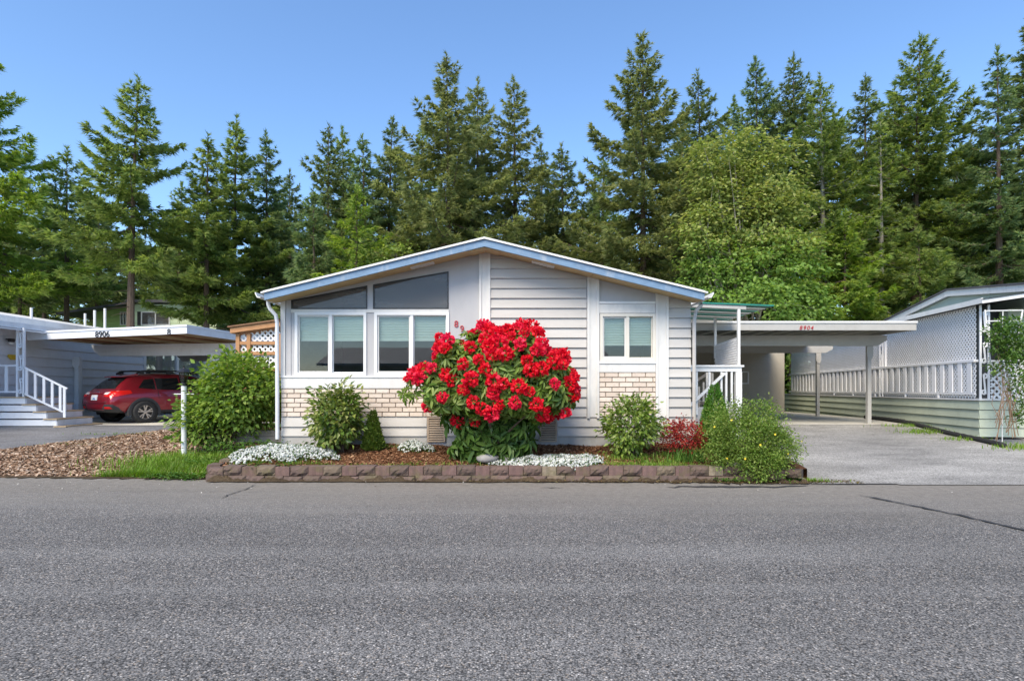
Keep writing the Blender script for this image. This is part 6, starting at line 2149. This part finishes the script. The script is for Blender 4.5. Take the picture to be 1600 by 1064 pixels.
# left group
conifer(-28, 60, 27, 135, 430, 'bright', 'tall green fir cut off by the left edge of the picture', 101, dens=26)
conifer(203, 118, 25, 112, 412, 'green', 'lone pointed fir on the left with its bare lower trunk showing', 102, dens=30, droop=.26)
conifer(104, 238, 31, 92, 440, 'green', 'short sparse fir left of the lone pointed fir', 103, dens=24, gap=.15)
conifer(30, 330, 33, 80, 470, 'deep', 'dark low fir behind the left edge tree', 104, dens=18)
conifer(322, 210, 27, 78, 475, 'green', 'dense fir just right of the lone pointed fir', 105, dens=32)
conifer(364, 185, 29, 86, 500, 'green', 'slightly taller dense fir of the close pair on the left', 106, dens=32)
conifer(418, 216, 31, 72, 490, 'blue', 'slim bluish fir left of the roof end of the grey house', 107, dens=28)
conifer(262, 345, 43, 70, 500, 'deep', 'small dark fir low between the left trees', 108, dens=20)
# middle group
conifer(512, 196, 33, 78, 470, 'deep', 'dark pointed fir above the left roof slope', 110, dens=22)
conifer(538, 205, 35, 70, 470, 'green', 'narrow fir close behind the dark pointed fir', 111, dens=20)
conifer(572, 212, 32, 66, 470, 'blue', 'thin topped bluish fir over the left roof slope', 112, dens=22)
conifer(604, 186, 34, 80, 470, 'deep', 'dark fir left of the tall broad olive fir', 113, dens=22)
conifer(492, 300, 27, 66, 500, 'blue', 'short blue green fir in front of the dark pointed fir', 114, dens=26)
conifer(556, 300, 26, 70, 500, 'bright', 'short bright green fir above the left roof slope', 115, dens=26)
conifer(702, 86, 28, 130, 445, 'olive', 'tall broad olive fir left of the roof ridge', 116, dens=26, droop=.3)
conifer(746, 124, 31, 95, 440, 'olive', 'olive fir half hidden right of the tall broad fir', 117, dens=22)
conifer(806, 120, 32, 88, 430, 'olive', 'spire shaped olive fir above the roof ridge', 118, dens=22, gap=.08)
conifer(882, 224, 33, 84, 430, 'deep', 'lower dark fir right of the roof ridge', 119, dens=22)
conifer(640, 330, 29, 75, 500, 'olive', 'short olive fir below the tall broad fir', 120, dens=24)
# right group
conifer(1005, 54, 29, 122, 430, 'olive', 'tallest olive brown fir behind the right roof slope', 121, dens=27, droop=.3)
conifer(1100, 116, 36, 92, 420, 'deep', 'dark fir top rising behind the bright maple', 122, dens=22)
conifer(1186, 94, 38, 100, 420, 'blue', 'left tree of the dark pair above the maple', 123, dens=22, wind=.08)
conifer(1240, 90, 37, 100, 420, 'deep', 'right tree of the dark pair above the maple', 124, dens=22, wind=.08)
conifer(1288, 128, 33, 96, 440, 'green', 'green fir right of the maple with pale trunk', 125, dens=21, bark='bark_pale', wind=.1)
conifer(1352, 118, 35, 84, 440, 'deep', 'narrow dark fir left of the big windswept fir', 126, dens=21, wind=.1)
conifer(1378, 190, 31, 62, 430, 'green', 'thin fir with a long pale bare trunk above the carport end', 127, z0=5.5, dens=16, bark='bark_pale', gap=.3, wind=.1)
conifer(1428, 64, 33, 135, 430, 'green', 'big windswept fir right of the carport', 128, dens=24, wind=.18, droop=.18)
conifer(1490, 250, 36, 90, 430, 'deep', 'dark lower fir right of the big windswept fir', 129, dens=22, wind=.1)
conifer(1562, 74, 29, 95, 350, 'blue', 'fir with long bare lower trunk near the right edge', 130, dens=19, gap=.3, wind=.12, z0=4.0)
conifer(1625, 10, 30, 120, 380, 'deep', 'tallest dark fir cut off by the right edge of the picture', 131, dens=22, wind=.1)
conifer(1320, 330, 30, 80, 500, 'bright', 'short yellow green fir behind the carport roof', 132, dens=26, wind=.05)
conifer(1440, 360, 29, 78, 500, 'green', 'short fir above the pale green gable', 133, dens=24, wind=.05)

# trees further back that close the gaps
for (px, top, Y, half, kind, label, sd_) in (
    (150, 305, 37, 70, 'deep', 'dark fir in the gap just left of the lone pointed fir', 201),
    (278, 290, 39, 66, 'green', 'fir in the gap just right of the lone pointed fir', 202),
    (455, 268, 39, 74, 'deep', 'dark fir in the gap above the left eave of the grey house', 203),
    (655, 196, 39, 80, 'green', 'fir peeking out left behind the tall broad olive fir', 204),
    (848, 222, 39, 74, 'deep', 'dark fir just right of the spire shaped olive fir', 205),
    (940, 240, 39, 74, 'green', 'low fir left behind the tallest olive brown fir', 206),
    (1062, 172, 41, 80, 'deep', 'dark fir right behind the tallest olive brown fir', 207),
    (1145, 158, 44, 84, 'green', 'fir between the dark fir top and the dark pair above the maple', 208),
    (1398, 140, 42, 84, 'deep', 'dark fir behind the thin fir with the pale trunk', 209),
    (1520, 215, 42, 90, 'deep', 'dark fir filling the gap left of the bare trunked fir', 210),
    (70, 300, 38, 66, 'green', 'fir in the gap right of the left edge tree', 211)):
    conifer(px, top, Y, half, 470, kind, label, sd_, dens=15)
# leafy maple
def broadleaf(label, px, Y, blobs, nclump, per, leaf, mats, seed, limbs=16, lean=None):
    r_ = np.random.default_rng(seed)
    x = px2x(px, Y); g = float(hgt(x, min(Y, 30)))
    t = thing('maple_tree', label, 'tree', (x, Y, g))
    base = np.array([x, Y, g])
    ctrs = []
    ws = np.array([b[2] * b[3] for b in blobs], float); ws /= ws.sum()
    parts = []
    C_ = []
    for (bpx, bpy, hw, hh, dy), w_ in zip(blobs, ws):
        n = int(nclump * w_)
        c = np.array([px2x(bpx, Y), Y + dy, py2z(bpy, Y)])
        rad = np.array([hw, hw * .8, hh]) / FPX * Y
        d = rvec(r_, n); ctr = c + d * rad * (r_.uniform(.30, 1.0, (n, 1)) ** .5) * (1 + .2 * np.sin(d[:, :1] * 7 + seed) * np.sin(d[:, 2:] * 8))
        C_.append(np.concatenate([ctr, d], 1))
    A = np.concatenate(C_)
    ctr, d = A[:, :3], A[:, 3:]
    P = np.repeat(ctr, per, 0); Dd = np.repeat(d, per, 0); n = len(P)
    off = r_.normal(0, 1, (n, 3)) * np.array([.30, .30, .11])
    P = P + off
    P[:, 2] -= .25 * (off[:, 0] ** 2 + off[:, 1] ** 2)
    D = nrm(off * [2, 2, 0] + Dd * .3 + r_.normal(0, .3, (n, 3)) + [0, 0, -.35])
    N = nrm(np.array([0, 0, 1.0]) + Dd * .25 + r_.normal(0, .4, (n, 3)))
    S = leaf * r_.uniform(.6, 1.25, n)
    V, F = scatter(*LEAF, P - base, D, N, np.stack([S, S * .75, S], 1))
    low = (V[F[:, 0], 2] + g) < py2z(392, Y) + r_.normal(0, .6, len(F))
    np_mesh('crown', V, F, None, t, mats=mats, midx=low.astype(int))
    mb = MB()
    for i in range(limbs):
        tg = ctr[r_.integers(0, len(ctr))] - base
        s0 = np.array([r_.normal(0, .25), r_.normal(0, .25), 0])
        pts = []
        for q in np.linspace(0, 1, 7):
            p = s0 + (tg - s0) * [q ** 1.5, q ** 1.5, q] + (r_.normal(0, .07, 3) if 0 < q < 1 else 0)
            pts.append(p)
        mb.tube(pts, [.10, .085, .07, .055, .04, .025, .01], 6, False)
        for k in range(5):
            a = Vector(pts[2 + k % 4]); b = Vector(ctr[r_.integers(0, len(ctr))] - base)
            if (b - a).length < 3.0: mb.tube([a, a.lerp(b, .5) + Vector((0, 0, .15)), b], [.03, .02, .006], 4, False)
    mb.build('trunk', M['bark_pale'], t)
    return t
broadleaf('bright yellow green spreading maple behind the carport roof', 1170, 25, [(1118, 260, 34, 62, 0), (1165, 235, 30, 52, .4), (1205, 275, 38, 60, 0), (1140, 320, 48, 60, .2), (1228, 345, 42, 60, 0), (1180, 350, 50, 60, -.2), (1100, 370, 42, 60, -.2), (1190, 425, 72, 50, -.8), (1120, 435, 55, 60, -.3), (1245, 430, 42, 60, -.3), (1180, 480, 92, 34, -.8), (1255, 490, 38, 30, -.5)],
          600, 40, .19, [M['maple'], M['maple_low']], 31, 26)
broadleaf('low green maple sapling mass left of the carport behind the house', 650, 27, [(600, 420, 60, 50, 0), (660, 440, 55, 45, 0), (560, 460, 50, 40, 0)], 110, 40, .18, [CON['bright'], CON['green']], 33, 6)

# far wood closing the gaps low down: one mass nobody could count
parts = []
fr = np.random.default_rng(77)
geoms = [conifer_geom(900 + i, 11 + 2 * (i % 3), 2.6, 1.0, 5.5, leafL=.95, leafW=.2, pitch=.6, twig=False)[:2] for i in range(4)]
for i in range(40):
    Y = fr.uniform(42, 56); px = -150 + 1950 * (i + fr.uniform(-.3, .3)) / 40
    x = px2x(px, Y); s_ = fr.uniform(1.15, 1.5) * (1.15 if px > 950 else .92)
    a = fr.uniform(0, 6.28); V, F = geoms[i % 4]
    Rm = np.array([[math.cos(a), -math.sin(a), 0], [math.sin(a), math.cos(a), 0], [0, 0, 1]])
    parts.append(((V @ Rm.T) * s_ + [x, Y, .5], F))
V, F = merge(parts)
o = np_mesh('distant_woods', V, F, CON['deep'], kind='stuff'); o['label'] = 'far dark conifer wood behind all the separate trees'
# undergrowth bank below the trees
r_ = np.random.default_rng(41)
n = 26000
X = r_.uniform(-32, 32, n); Y = r_.uniform(29.5, 33, n); Z = .5 + r_.uniform(0, 1, n) ** 1.5 * (2.6 + 1.0 * np.sin(X * .9) + .6 * np.sin(X * 2.3))
S = r_.uniform(.12, .3, n)
V, F = scatter(*LEAF, np.stack([X, Y, Z], 1), rvec(r_, n), rvec(r_, n) + [0, 0, 1], np.stack([S, S * .6, S], 1))
o = np_mesh('undergrowth', V, F, M['shrub_a'], kind='stuff'); o['label'] = 'leafy undergrowth below the trees behind the houses'
